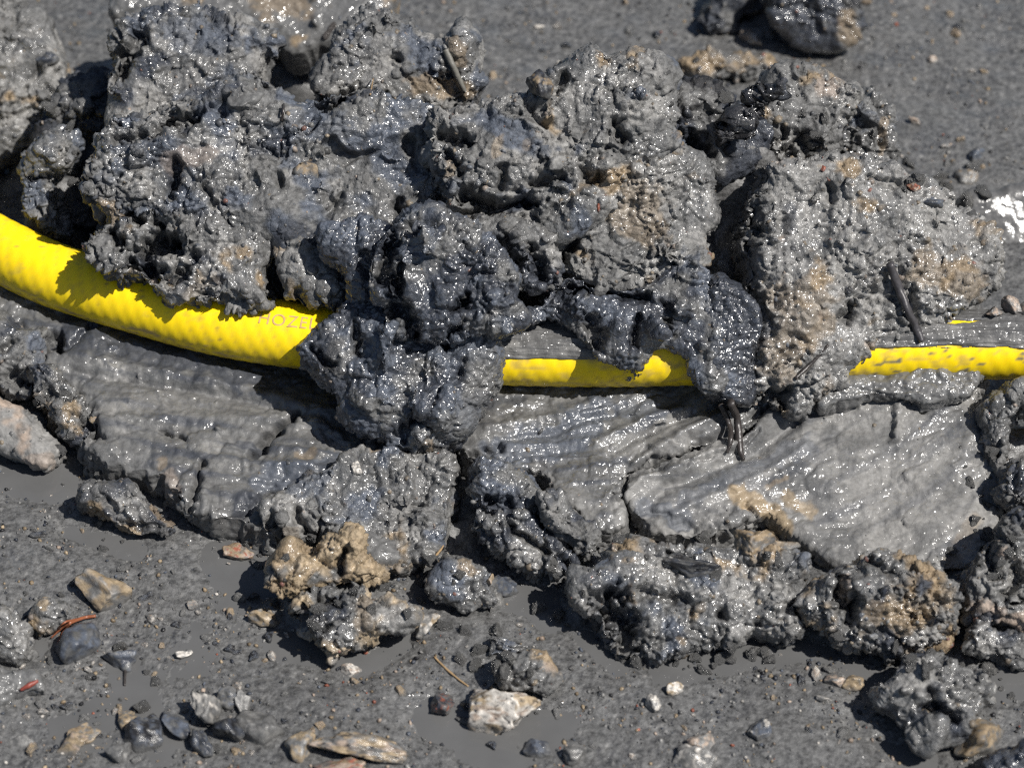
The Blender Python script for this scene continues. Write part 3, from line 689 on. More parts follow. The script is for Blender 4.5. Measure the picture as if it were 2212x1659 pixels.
# --- the smeared bank in front of the hose
st_left = lambda v: -R(9) - R(10) * sst(-v[:, 1], -900, -700)
clod('long smooth bank of smeared mud in front of the hose bend, dark streaked, torn edge',
     [(-80, 600), (0, 605), (100, 640), (300, 690), (500, 735), (700, 760), (900, 800), (960, 900), (985, 960), (975, 1050), (960, 1130), (925, 1200), (860, 1240), (800, 1225), (740, 1170), (670, 1160), (590, 1175), (540, 1160), (480, 1140), (420, 1120), (380, 1080), (340, 1050), (240, 1030), (185, 985), (205, 940), (150, 870), (90, 830), (55, 770), (-10, 700), (-80, 660)],
     (520, 800, .0135), al=7, wall=.72, tf=9, tb=22, rnd=7, lumps=26, lr=(1.5, 4), base='g', mix=(('m', .4), ('l', .25)), wet=.62, rough=.75, smear=.8, streak=(st_left, .9, 4.0), grit=70, vox=.6, mat=M_SMEAR,
     strokes=[([(120, 760), (330, 800), (560, 850), (760, 900)], 12, 1.8, .3), ([(150, 800), (380, 835), (600, 880)], 9, -1.8, .3), ([(220, 905), (420, 900), (640, 905)], 12, 1.6, .4), ([(640, 895), (590, 930), (540, 985)], 7, -8), ([(345, 930), (400, 945)], 4, -4), ([(345, 1040), (380, 1100), (400, 1120)], 5, -4), ([(435, 1000), (415, 1080), (405, 1120)], 6, -5),
              ([(690, 920), (760, 960), (800, 950)], 10, 2), ([(95, 745), (118, 735)], 16, -14), ([(200, 700), (130, 760)], 6, -3), ([(600, 1090), (660, 1130)], 26, -8), ([(60, 800), (180, 880), (205, 930)], 14, -5), ([(500, 1130), (560, 1080)], 10, -3), ([(560, 1010), (680, 1000)], 26, 2)],
     patches=[([(160, 730), (300, 745), (480, 790), (720, 850)], 50, 'd', .85), ([(150, 690), (420, 760), (560, 800)], 26, 'd', .8), ([(300, 870), (600, 870), (800, 900)], 34, 'l', .35), ([(560, 1040), (680, 1010), (740, 1000)], 30, 'b', .75), ([(520, 1090), (540, 1075)], 26, 'd', .8), ([(330, 990), (410, 975)], 14, 'd', .6), ([(650, 930)], 16, 'l', .5), ([(360, 1030), (380, 1060)], 18, 'p', .4), ([(350, 1000)], 14, 'o', .5), ([(640, 985), (680, 975)], 10, 'o', .5), ([(860, 1080), (930, 1060)], 50, 'l', .35), ([(700, 1020), (720, 1000)], 22, 'k', .4)])
clod('rough lumpy front of the smeared bank, between the tan clay and the black cleft',
     [(575, 1110), (620, 1070), (690, 1010), (760, 985), (850, 980), (940, 985), (978, 1010), (975, 1080), (968, 1150), (930, 1210), (870, 1245), (810, 1235), (760, 1180), (700, 1150), (620, 1165), (590, 1150)],
     (800, 1230, .003), grow=1, al=26, wall=.6, tf=8, tb=18, rnd=9, lumps=60, lr=(1.5, 4), base='g', mix=(('l', .5), ('b', .25), ('o', .12)), wet=.7, rough=.9, grit=130, vox=.5,
     strokes=[([(640, 1110), (660, 1150)], 8, -5), ([(590, 1120), (580, 1150)], 12, -5)],
     patches=[([(640, 1060), (700, 1020)], 30, 'b', .7), ([(790, 1200), (850, 1220)], 34, 'o', .5), ([(860, 1090)], 40, 'l', .4), ([(600, 1150), (630, 1160)], 26, 'o', .3)])
clod('ragged crumbly corner at the end of the smeared bank, by the smooth pinkish lump',
     [(-70, 700), (-10, 690), (40, 720), (90, 740), (110, 790), (100, 830), (60, 850), (20, 840), (-20, 820), (-70, 830)],
     (40, 845, .010), al=36, tf=9, tb=18, rnd=7, lumps=40, lr=(1.5, 4), base='g', mix=(('b', .4), ('d', .3)), wet=.7, grit=70, vox=.55, rough=1.1,
     strokes=[([(20, 810), (60, 830)], 12, -6), ([(0, 760), (20, 740)], 10, -4)])
clod('thin torn flap of mud hanging in the gap beside the smooth pinkish lump',
     [(62, 790), (110, 800), (160, 850), (200, 900), (210, 940), (185, 960), (150, 940), (120, 900), (80, 850)],
     (150, 945, .008), al=34, tf=7, tb=14, rnd=6, lumps=20, lr=(1.5, 3), base='g', mix=(('d', .4), ('o', .15)), wet=.7, grit=40, vox=.52, patches=[([(195, 930)], 14, 'p', .6)])
clod('smooth elongated pinkish-grey mud lump lying in a small puddle',
     [(-70, 830), (-20, 845), (40, 880), (90, 920), (130, 950), (142, 985), (120, 1010), (85, 1018), (30, 1000), (-20, 965), (-70, 930)],
     (60, 1015, .000), grow=2, al=30, tf=12, tb=10, rnd=9, lumps=3, lr=(1.5, 3), base='l', mix=(('p', .35), ('g', .3)), wet=.12, rough=.5, amp=.8, smear=.6, grit=30, vox=.5, mat=M_SMEAR, patches=[([(60, 1000), (110, 990)], 20, 'p', .5)])
st_mid = lambda v: R(6) + R(26) * sst(v[:, 0], 1150, 1450)
clod('streaked blue-grey smear of mud in front of the straight run of hose, under the drips',
     [(975, 985), (960, 900), (985, 810), (1100, 790), (1300, 790), (1500, 795), (1660, 830), (1680, 890), (1620, 950), (1520, 985), (1440, 1010), (1380, 1030), (1345, 1075), (1350, 1120), (1340, 1160), (1290, 1185), (1240, 1140), (1190, 1080), (1140, 1045), (1060, 1015)],
     (1250, 850, .0145), grow=1, al=8, wall=.72, tf=9, tb=22, rnd=7, lumps=12, lr=(1.5, 3.5), base='g', mix=(('m', .35), ('l', .3)), wet=.8, rough=.6, smear=.75, streak=(st_mid, 1.5, 4.2), grit=30, vox=.5, mat=M_SMEAR,
     strokes=[([(1420, 1012), (1500, 968), (1600, 915), (1660, 880)], 9, -3, .2), ([(1370, 1005), (1470, 940), (1570, 890)], 12, 3.2, .2), ([(1330, 975), (1420, 920), (1500, 890)], 8, -2, .2), ([(1290, 960), (1390, 905), (1470, 880)], 9, 2.2, .2), ([(1050, 920), (1180, 900), (1300, 868)], 10, 1.8, .2), ([(1060, 950), (1200, 930), (1330, 890)], 7, -1.6, .2), ([(1000, 990), (1080, 965)], 8, -4)],
     patches=[([(1080, 980), (1200, 950), (1290, 900)], 50, 'b', .75), ([(1000, 872), (1130, 865)], 12, 'd', .6), ([(1310, 960), (1400, 970), (1480, 920)], 34, 'l', .55), ([(1350, 880), (1420, 890)], 24, 'b', .5), ([(1260, 1100), (1240, 1060)], 28, 'l', .4)])
st_fan = lambda v: R(30) - R(34) * sst(v[:, 1], 980, 1130) * sst(-v[:, 0], -1700, -1450) + R(10) * sst(v[:, 0], 1800, 2100)
clod('broad smooth fan of pale smeared clay below the tall slab, edged by a rolled lip',
     [(1348, 1075), (1365, 1040), (1430, 1012), (1530, 985), (1640, 930), (1700, 880), (1780, 830), (1900, 780), (2060, 790), (2130, 830), (2125, 870), (2115, 930), (2140, 1000), (2165, 1070), (2160, 1130), (2120, 1215), (2085, 1265), (2000, 1260), (1920, 1245), (1850, 1265), (1770, 1230), (1720, 1190), (1690, 1150), (1620, 1135), (1560, 1180), (1500, 1195), (1440, 1180), (1385, 1150), (1352, 1110)],
     (1750, 850, .0155), grow=1, al=12, wall=.7, tf=9, tb=22, rnd=6, lumps=14, lr=(1.2, 3), base='g', mix=(('l', .8),), wet=.62, rough=.55, smear=.8, streak=(st_fan, .35, 5.5), grit=60, vox=.55, mat=M_SMEAR,
     strokes=[([(1352, 1110), (1350, 1065), (1385, 1032), (1460, 1008), (1560, 975), (1640, 930)], 13, 3.4, .2), ([(1400, 1090), (1440, 1050), (1540, 1015), (1640, 970), (1720, 910)], 14, -2.6, .2), ([(1420, 1130), (1500, 1085), (1620, 1040), (1740, 960)], 10, 1.5, .2), ([(1945, 870), (1935, 950)], 9, 3), ([(1990, 890), (2030, 860)], 5, -4), ([(1610, 1090), (1660, 1140), (1700, 1160)], 7, -3), ([(1480, 1005), (1600, 970), (1640, 930)], 5, -2), ([(1400, 1100), (1500, 1140)], 10, -2)],
     patches=[([(1590, 1068), (1640, 1090), (1690, 1130)], 26, 't', .95), ([(1640, 1085), (1690, 1120)], 18, 't', .9), ([(1700, 1075), (1750, 1105)], 20, 't', .75), ([(1660, 1050), (1700, 1030)], 8, 'o', .5), ([(1480, 1080), (1600, 1020), (1750, 960)], 26, 'b', .45), ([(1400, 1090), (1480, 1120)], 26, 'b', .6), ([(1370, 1060), (1400, 1050)], 22, 'l', .6), ([(2100, 1130), (2060, 1220)], 26, 'o', .35), ([(1900, 1050), (2050, 1050), (1950, 1150)], 120, 'l', .2), ([(1780, 860), (2030, 850)], 16, 'd', .3)])
clod('fresh flat spit of grey mud pressed under the hose beside the fan of clay',
     [(1770, 880), (1800, 825), (1900, 800), (2050, 795), (2120, 800), (2100, 850), (2040, 870), (2000, 885), (1970, 868), (1900, 862), (1830, 868)],
     (1950, 860, .026), grow=2, al=20, tf=4, tb=12, rnd=6, lumps=0, base='g', mix=(('m', .4),), wet=.8, rough=.35, smear=.8, grit=0, vox=.5, mat=M_SMEAR)
# --- front edge, broken pieces
clod('glossy black-grey clod in the cleft between the streaked smear and the rough bank front',
     [(1000, 1010), (1040, 985), (1090, 1000), (1135, 1030), (1160, 1070), (1150, 1110), (1100, 1130), (1060, 1110), (1020, 1080)],
     (1090, 1125, .010), grow=3, al=42, tf=11, tb=16, rnd=8, lumps=24, lr=(2, 4.5), base='d', mix=(('b', .5), ('g', .45)), wet=.95, rough=1.3, soft=.1, grit=30, vox=.5,
     strokes=[([(1060, 1080), (1100, 1090)], 9, -5)])
clod('pitted dark clod at the foot of the bank below the glossy black-grey clod',
     [(1015, 1140), (1040, 1110), (1100, 1115), (1150, 1100), (1190, 1150), (1250, 1180), (1260, 1210), (1220, 1235), (1160, 1240), (1110, 1215), (1060, 1180)],
     (1150, 1238, .002), grow=3, al=42, tf=11, tb=12, rnd=8, lumps=34, lr=(1.5, 4), base='g', mix=(('d', .4), ('l', .25)), wet=.85, rough=1.3, soft=0, grit=50, vox=.5,
     strokes=[([(1100, 1140), (1180, 1190)], 8, -6)])
clod('grey folded clod between the pitted dark clod and the rolled lip of the clay fan',
     [(1160, 1080), (1200, 1070), (1250, 1110), (1290, 1150), (1280, 1200), (1240, 1190), (1195, 1160), (1165, 1120)],
     (1240, 1190, .010), grow=3, al=42, tf=10, tb=14, rnd=7, lumps=20, lr=(2, 4), base='g', mix=(('l', .35), ('d', .3)), wet=.8, grit=20, vox=.5)
clod('stratified clod under the rolled lip with layered woody top',
     [(1300, 1210), (1330, 1180), (1380, 1170), (1440, 1180), (1500, 1195), (1560, 1245), (1550, 1275), (1480, 1280), (1400, 1275), (1330, 1250)],
     (1430, 1278, .010), grow=3, al=36, tf=9, tb=14, rnd=7, lumps=24, lr=(1.5, 3.5), base='g', mix=(('o', .25), ('d', .35)), wet=.6, rough=1.05, grit=40, vox=.5,
     strokes=[([(1440, 1200), (1560, 1250)], 8, -4), ([(1420, 1230), (1500, 1262)], 7, -5)])
clod('long block of mud at the water edge with a hollow dark side',
     [(1222, 1255), (1260, 1215), (1330, 1200), (1420, 1190), (1540, 1180), (1640, 1170), (1722, 1195), (1745, 1250), (1715, 1340), (1690, 1370), (1610, 1382), (1520, 1392), (1430, 1430), (1380, 1442), (1340, 1410), (1290, 1355), (1245, 1300)],
     (1400, 1438, .000), grow=3, al=30, tf=10, tb=12, rnd=9, lumps=70, lr=(1.5, 4), base='g', mix=(('l', .4), ('b', .3), ('o', .08)), wet=.75, rough=.9, grit=150, vox=.52,
     strokes=[([(1330, 1300), (1350, 1360), (1345, 1400)], 26, -14), ([(1290, 1290), (1310, 1330)], 12, -7), ([(1380, 1280), (1480, 1290)], 12, -5), ([(1560, 1325), (1565, 1335)], 8, -6), ([(1640, 1345)], 7, -5)],
     patches=[([(1290, 1250), (1330, 1340)], 40, 'd', .55), ([(1470, 1385)], 12, 'o', .6)])
clod('gritty brown clod at the water edge below the clay fan, undercut with a dark shadow',
     [(1716, 1295), (1760, 1260), (1800, 1230), (1850, 1205), (1900, 1195), (1960, 1215), (2040, 1225), (2085, 1290), (2070, 1350), (2010, 1395), (1940, 1422), (1880, 1412), (1810, 1388), (1750, 1350)],
     (1890, 1415, .001), grow=3, al=42, tf=15, tb=14, rnd=11, lumps=80, lr=(1.3, 3.8), base='g', mix=(('o', .5), ('l', .35), ('d', .15)), wet=.62, rough=1.2, grit=220, vox=.5,
     strokes=[([(1815, 1260), (1830, 1310)], 16, -10), ([(1850, 1290), (1835, 1350)], 9, -6), ([(1880, 1210), (1920, 1240)], 9, -5)],
     patches=[([(1900, 1320), (1960, 1330)], 44, 'o', .55), ([(1830, 1250), (1835, 1300)], 12, 'p', .5)])
clod('rough grey clod with a smooth round lobe in the puddle by the gritty brown clod',
     [(1888, 1490), (1925, 1440), (1985, 1412), (2060, 1425), (2125, 1460), (2142, 1510), (2100, 1550), (2070, 1600), (2010, 1622), (1955, 1605), (1925, 1560), (1892, 1535)],
     (2000, 1618, .000), grow=3, al=34, tf=10, tb=12, rnd=11, lumps=60, lr=(1.5, 4), base='g', mix=(('l', .35), ('d', .3)), wet=.75, rough=1.05, grit=80, vox=.5,
     bumps=[(2005, 1580, 46, 1)], strokes=[([(2000, 1530), (2060, 1545)], 12, -8), ([(2010, 1490), (2030, 1520)], 10, -5)], patches=[([(2015, 1490)], 22, 'd', .6)])
clod('crumbly gritty clod at the side of the clay fan, beyond the gritty brown clod',
     [(2080, 1280), (2110, 1220), (2140, 1160), (2180, 1110), (2260, 1100), (2290, 1200), (2290, 1330), (2240, 1380), (2180, 1360), (2120, 1340)],
     (2180, 1365, .004), grow=3, al=38, tf=12, tb=14, rnd=9, lumps=80, lr=(1.5, 3.6), base='g', mix=(('l', .4), ('p', .15), ('d', .2)), wet=.62, rough=1.15, grit=160, vox=.55,
     strokes=[([(2140, 1180), (2150, 1240)], 9, -5), ([(2200, 1240), (2190, 1290)], 14, -7)])
clod('low wet clod near the puddle beside the rough grey clod',
     [(2080, 1390), (2105, 1350), (2160, 1360), (2230, 1370), (2290, 1390), (2290, 1440), (2220, 1450), (2150, 1430), (2110, 1420)],
     (2170, 1440, .001), grow=3, al=38, tf=9, tb=10, rnd=7, lumps=24, lr=(1.5, 3.5), base='g', mix=(('d', .35), ('l', .3)), wet=.85, grit=40, vox=.55)
clod('pale torn lump above the dark pit at the end of the clay fan',
     [(2120, 900), (2135, 870), (2200, 845), (2290, 840), (2290, 900), (2230, 905), (2180, 900), (2165, 950), (2180, 1000), (2170, 1040), (2140, 1010), (2125, 960)],
     (2150, 1040, .012), grow=3, al=34, tf=8, tb=16, rnd=6, lumps=30, lr=(1.5, 3.5), base='g', mix=(('l', .35), ('p', .25)), wet=.6, rough=1.1, grit=70, vox=.55)
clod('grey lump with reddish grit beyond the dark pit at the end of the clay fan',
     [(2165, 1060), (2180, 1020), (2230, 1000), (2290, 1000), (2290, 1110), (2230, 1120), (2185, 1110)],
     (2220, 1118, .012), grow=3, al=38, tf=9, tb=16, rnd=7, lumps=24, lr=(1.5, 3.5), base='g', mix=(('l', .3), ('d', .3)), wet=.6, grit=60, vox=.55)
# --- clay and stones that lie in front
clod('tan angular clay lump with a pale flat face below the rough bank front',
     [(575, 1245), (600, 1205), (628, 1178), (655, 1200), (690, 1205), (715, 1170), (745, 1148), (780, 1165), (792, 1210), (818, 1235), (815, 1262), (770, 1260), (730, 1268), (680, 1272), (640, 1288), (600, 1280)],
     (650, 1286, .010), grow=3, al=44, tf=9, tb=12, rnd=6, lumps=22, lr=(2, 5), base='t', pocket=.3, mix=(('o', .5), ('g', .35)), wet=.6, rough=.9, soft=0, grit=24, vox=.42, jag=1.2,
     strokes=[([(655, 1205), (640, 1235), (625, 1275)], 6, 2.5), ([(745, 1190), (735, 1235)], 9, -6), ([(690, 1220), (720, 1240)], 9, -3)], patches=[([(740, 1200), (745, 1225)], 14, 'd', .6)])
clod('mixed tan and grey clay with a black wet cap, in the puddle',
     [(622, 1330), (640, 1300), (690, 1275), (740, 1280), (790, 1265), (815, 1290), (860, 1300), (893, 1325), (880, 1362), (820, 1360), (775, 1372), (745, 1385), (738, 1418), (708, 1418), (668, 1385), (645, 1365), (660, 1340)],
     (710, 1416, .000), grow=3, al=42, tf=11, tb=10, rnd=7, lumps=36, lr=(1.5, 3.5), base='g', mix=(('l', .5), ('t', .4), ('d', .15)), wet=.75, rough=1.0, soft=0, grit=50, vox=.42, jag=1.2,
     bumps=[(690, 1335, 34, 1)], strokes=[([(690, 1290), (730, 1300)], 10, -5), ([(660, 1300), (640, 1330)], 8, -4)],
     patches=[([(690, 1335)], 40, 'k', .9), ([(690, 1390), (720, 1400)], 26, 't', .8), ([(860, 1330)], 26, 'l', .8), ([(640, 1320)], 16, 'g', .8), ([(790, 1300), (780, 1350)], 20, 'o', .5)])
clod('weathered dark and ochre stone-like clod at the end of the bank foot, ringed by water',
     [(165, 1062), (200, 1035), (250, 1028), (300, 1042), (345, 1075), (375, 1105), (388, 1140), (370, 1165), (340, 1172), (300, 1162), (255, 1158), (215, 1130), (185, 1100)],
     (280, 1162, .001), grow=-3, al=32, tf=8, tb=10, rnd=7, lumps=12, lr=(1.5, 3.5), base='m', mix=(('d', .45), ('l', .3)), wet=.85, rough=1.1, soft=0, grit=30, vox=.48,
     patches=[([(205, 1100), (240, 1145), (290, 1155)], 20, 'o', .85), ([(340, 1090), (370, 1130)], 12, 'o', .6), ([(290, 1075), (310, 1090)], 24, 'l', .6), ([(330, 1130)], 26, 'k', .6), ([(240, 1060)], 26, 'd', .6)],
     strokes=[([(230, 1080), (270, 1130), (310, 1145)], 8, -3)])
clod('grey pebbly clod half sunk in the puddle below the pitted dark clod',
     [(932, 1285), (940, 1240), (965, 1212), (1000, 1208), (1035, 1225), (1060, 1255), (1085, 1290), (1060, 1315), (1010, 1320), (970, 1300)],
     (1000, 1315, .000), grow=3, al=40, tf=8, tb=8, rnd=6, lumps=30, lr=(1.2, 3), base='g', mix=(('l', .4), ('b', .3)), wet=.85, rough=.8, grit=40, vox=.48, patches=[([(1000, 1222), (1020, 1230)], 18, 'o', .7)])
clod('grey gravelly clod with a dark hollow just behind the speckled granite stone',
     [(1052, 1462), (1075, 1430), (1105, 1410), (1145, 1408), (1185, 1420), (1222, 1458), (1205, 1480), (1170, 1500), (1110, 1500), (1065, 1485)],
     (1130, 1500, .000), grow=3, al=40, tf=8, tb=8, rnd=6, lumps=34, lr=(1.2, 2.8), base='g', mix=(('l', .4), ('o', .15)), wet=.7, rough=.9, grit=60, vox=.48, patches=[([(1190, 1440)], 18, 'p', .5)])
clod('small loose pile of wet grey crumbs behind the gravelly clod in the shallow puddle',
     [(1040, 1400), (1055, 1375), (1085, 1368), (1120, 1375), (1140, 1395), (1120, 1412), (1080, 1420), (1060, 1430), (1045, 1420)],
     (1085, 1422, .000), grow=3, al=40, tf=7, tb=7, rnd=6, lumps=20, lr=(1.2, 2.6), base='g', mix=(('b', .4), ('k', .2)), wet=.85, rough=.8, grit=30, vox=.5)
clod('lumpy grey clod at the rim of the gravel patch, next to the red-brown needle twig',
     [(-70, 1340), (-20, 1325), (30, 1340), (60, 1370), (72, 1410), (40, 1440), (-10, 1445), (-70, 1440)],
     (20, 1442, .000), grow=3, al=38, tf=9, tb=9, rnd=7, lumps=26, lr=(1.5, 3.5), base='g', mix=(('l', .45), ('o', .1)), wet=.75, rough=.7, grit=30, vox=.55)
clod('flat smooth grey mud cake with a scrap of red leaf on it',
     [(-70, 1455), (0, 1445), (50, 1440), (95, 1465), (100, 1495), (60, 1515), (10, 1525), (-70, 1530)],
     (20, 1522, .000), grow=3, al=22, tf=6, tb=7, rnd=6, lumps=4, lr=(1.5, 2.5), base='g', mix=(('l', .35),), wet=.8, rough=.4, grit=16, vox=.55, mat=M_SMEAR)
clod('small muddy clod with tan crown under the red-brown needle twig',
     [(65, 1330), (75, 1300), (100, 1290), (140, 1310), (170, 1320), (165, 1345), (130, 1370), (95, 1375), (70, 1355)],
     (110, 1374, .000), grow=3, al=36, tf=7, tb=7, rnd=6, lumps=14, lr=(1.2, 2.5), base='g', mix=(('o', .3), ('l', .3)), wet=.75, rough=.7, grit=16, vox=.5, patches=[([(95, 1305)], 16, 't', .8)])
clod('dark wet clod in the near corner below the orange-veined stone',
     [(2130, 1659), (2150, 1625), (2190, 1608), (2280, 1600), (2290, 1720), (2180, 1730), (2135, 1700)],
     (2200, 1725, .000), grow=3, al=40, tf=9, tb=9, rnd=7, lumps=20, lr=(1.5, 3), base='d', mix=(('k', .4), ('g', .2)), wet=.9, grit=20, vox=.6)
# ------------------------------------------------------------------ ground: one sheet, fine in view, wide outside it
def axis(lo, hi, st, far):
    mid = np.arange(lo, hi, st); out = [hi]; s = st
    while out[-1] < far: s *= 1.22; out.append(out[-1] + s)
    neg = [lo - (x - hi) - st for x in out]
    return np.r_[np.array(neg)[::-1], mid, np.array(out)]
gx = axis(-.235, .235, .001, 60); gy = axis(-.25, .36, .0015, 60)
NX, NY = len(gx), len(gy)
# the heap: highest point that must be carried, spread and smoothed
hx0, hy0, hs = -.4, -.3, .003
heap = np.zeros((268, 260))
for high, P in SPLAT:
    if high: P = P[P[:, 1] > np.interp(P[:, 0], path[:, 0], path[:, 1]) + HR + .004]
    i = ((P[:, 0] - hx0) / hs).astype(int); j = ((P[:, 1] - hy0) / hs).astype(int)
    k = (i >= 0) & (i < 268) & (j >= 0) & (j < 260)
    np.maximum.at(heap, (i[k], j[k]), P[k, 2])
def blur(A, n):
    for _ in range(n):
        for ax in (0, 1):
            A = (np.roll(A, 1, ax) + 2 * A + np.roll(A, -1, ax)) / 4
    return A
cov = heap > 0
raw = heap.copy()
for _ in range(14):                                # fill behind the clods down to the ground, no overhang left empty
    heap = np.maximum(heap, blur(heap, 1) - .0012)
heap = np.minimum(blur(heap, 4) - .004, np.where(blur(cov.astype(float), 3) > .5, heap, 9))
heap = np.maximum(heap, 0)
hgx = hx0 + hs * np.arange(268); hgy = hy0 + hs * np.arange(260)
hosey = np.interp(hgx, path[:, 0], path[:, 1]); beh = hgy[None] - hosey[:, None]
lim = np.where(beh < HR + .002, .0165, .0165 + (beh - HR - .002) * 1.5)          # mud stays under the hose and rises behind it
heap = np.minimum(heap, lim)
near_c = blur(cov.astype(float), 26)
apron = .0062 * sst(near_c, .12, .62)
def bil(A, x, y):
    u = np.clip((x - hx0) / hs, 0, 266.99); v = np.clip((y - hy0) / hs, 0, 258.99)
    i = u.astype(int); j = v.astype(int); a = u - i; b = v - j
    return A[i, j] * (1 - a) * (1 - b) + A[i + 1, j] * a * (1 - b) + A[i, j + 1] * (1 - a) * b + A[i + 1, j + 1] * a * b
def heap_at(x, y):
    u = np.clip((x - hx0) / hs, 0, 266.99); v = np.clip((y - hy0) / hs, 0, 258.99)
    i = u.astype(int); j = v.astype(int); a = u - i; b = v - j
    return heap[i, j] * (1 - a) * (1 - b) + heap[i + 1, j] * a * (1 - b) + heap[i, j + 1] * (1 - a) * b + heap[i + 1, j + 1] * a * b
POOLS = [([(60, 1040), (110, 1050)], 60), ([(620, 1380), (760, 1440), (860, 1400)], 44), ([(900, 1290), (1150, 1290), (1200, 1330)], 50), ([(1440, 1450), (1600, 1410), (1720, 1400)], 40), ([(930, 1560), (1050, 1610), (1180, 1580)], 45), ([(480, 1210), (600, 1270)], 40),
         ([(1790, 1420), (1880, 1470), (1850, 1560)], 40), ([(1900, 1610), (2000, 1650)], 36), ([(150, 1150), (300, 1190)], 26), ([(2150, 1480), (2200, 1480)], 36), ([(260, 1440), (340, 1600)], 30), ([(1270, 1380), (1330, 1440)], 36), ([(80, 1400)], 30)]
def ground_z(x, y):
    """height of the bare mud"""
    c_, s_ = math.cos(.6), math.sin(.6)
    q = np.stack([x * c_ - y * s_, x * s_ + y * c_, np.full_like(x, .0093)], 1) * 1000
    near = np.exp(-np.clip(np.hypot(x, y) - .4, 0, 99) * 1.5)
    v = to_v(np.stack([x, y, np.zeros_like(x)], 1))
    z = 2.6 * perlin(q / 70, 701) + 1.3 * perlin(q / 28, 702) + .55 * perlin(q / 11, 703)
    th = R(-14) + .6; a = q[:, 0] * math.cos(th) + q[:, 1] * math.sin(th); b = -q[:, 0] * math.sin(th) + q[:, 1] * math.cos(th)
    far = sst(y * 1000, 40, 110)
    z += (1.3 * perlin(np.stack([a / 50, b / 7, a * 0], 1), 704)) * (.25 + .75 * far)
    z = z * .62 + 1.15
    for pts, r in POOLS:
        z -= 2.3 * np.exp(-(line_dist(v, pts) / r) ** 2) * near
    ap = bil(apron, x, y) * ((np.abs(x) < .39) & (y > -.29) & (y < .47))
    ap = ap * np.clip(.75 + 1.0 * perlin(q / 13, 705) + .5 * perlin(q / 5, 706), 0, 2)
    return z * .001 * (.35 + .65 * near) + ap
def ground_fine(x, y):
    q = np.stack([x * .8 - y * .6, x * .6 + y * .8, np.full_like(x, .0037)], 1) * 1000
    rgh = .35 + .65 * sst(perlin(q / 26, 711), -.5, .35) + 2.2 * sst(bil(apron, x, y) * ((np.abs(x) < .39) & (y > -.29) & (y < .47)), .0008, .004)
    f = .6 * (.4 - worley(q / 3.4, 712)) + .5 * (.4 - np.abs(perlin(q / 2.4, 713))) + .2 * perlin(q / 1.1, 714)
    return f * rgh * .001
X, Y = np.meshgrid(gx, gy, indexing='ij'); x = X.ravel(); y = Y.ravel()
z = ground_z(x, y)
inn = (np.abs(x) < .26) & (y > -.28) & (y < .4)
fz = np.zeros_like(z); fz[inn] = ground_fine(x[inn], y[inn])
hz = heap_at(x, y) * ((np.abs(x) < .39) & (y > -.29) & (y < .47)); hz = np.where(hz < .0004, -.05, hz)
q3 = np.stack([x, y, np.maximum(hz, 0)], 1) * 1000
hz = hz * (1 + .10 * perlin(q3 / 12, 715)) + np.where(hz > .003, .0012 * perlin(q3 / 4, 716), 0)
z = np.maximum(z + fz, hz)
idx = np.arange(NX * NY).reshape(NX, NY)
gf = np.stack([idx[:-1, :-1], idx[1:, :-1], idx[1:, 1:], idx[:-1, 1:]], -1).reshape(-1, 4)
gme = mesh_np('ground', np.stack([x, y, z], 1), gf)
q = np.stack([x, y, z], 1) * 1000
col = np.tile(PAL['g'] * .88, (len(x), 1))
vi = inn
m_ = np.zeros(len(x)); m_[vi] = sst(fbm(q[vi] / 1.7, 721, 2), .05, .6) * .72 * sst(perlin(q[vi] / 30, 731), -.5, .35)
col = col * (1 - m_[:, None]) + PAL['k'] * 1.5 * m_[:, None]
m_[:] = 0; m_[vi] = sst(fbm(q[vi] / 24, 724, 3), -.1, .8) * .45
col = col * (1 - m_[:, None]) + PAL['m'] * .8 * m_[:, None]
m_[:] = 0; m_[vi] = sst(fbm(q[vi] / 2.2, 727, 2), .55, .9) * .6
col = col * (1 - m_[:, None]) + PAL['l'] * 1.2 * m_[:, None]
hm = (hz > .004)[:, None]
col = np.where(hm, PAL['m'] * 1.0, col)
wv = np.full(len(x), .45); wv[vi] += .4 * perlin(q[vi] / 20, 729)
set_tone(gme, col, np.clip(wv, 0, 1.2))
tag(link('ground', gme, M_GROUND), kind='structure')
# shallow muddy water lying in the hollows
mw, nt, p = new_mat('muddy_water')
p.inputs['Base Color'].default_value = (.096, .096, .096, 1); p.inputs['Roughness'].default_value = .1; p.inputs['IOR'].default_value = 1.33
tcw = nt.nodes.new('ShaderNodeTexCoord'); nw = nt.nodes.new('ShaderNodeTexNoise'); nw.inputs['Scale'].default_value = 60; nw.inputs['Detail'].default_value = 4
crw = nt.nodes.new('ShaderNodeMapRange'); crw.inputs['To Min'].default_value = .75; crw.inputs['To Max'].default_value = 1.2
nt.links.new(tcw.outputs['Object'], nw.inputs['Vector']); nt.links.new(nw.outputs['Fac'], crw.inputs['Value'])
mxw = nt.nodes.new('ShaderNodeMix'); mxw.data_type = 'RGBA'; mxw.blend_type = 'MULTIPLY'; mxw.inputs['Factor'].default_value = 1; mxw.inputs[6].default_value = (.096, .096, .096, 1)
nt.links.new(crw.outputs[0], mxw.inputs[7]); nt.links.new(mxw.outputs[2], p.inputs['Base Color'])
wx = np.linspace(-.24, .24, 60); wy = np.linspace(-.25, -.02, 40)
WX, WY = np.meshgrid(wx, wy, indexing='ij'); wi = np.arange(2400).reshape(60, 40)
wme = mesh_np('puddle', np.stack([WX.ravel(), WY.ravel(), np.zeros(2400)], 1), np.stack([wi[:-1, :-1], wi[1:, :-1], wi[1:, 1:], wi[:-1, 1:]], -1).reshape(-1, 4))
tag(link('puddle', wme, mw), kind='structure')
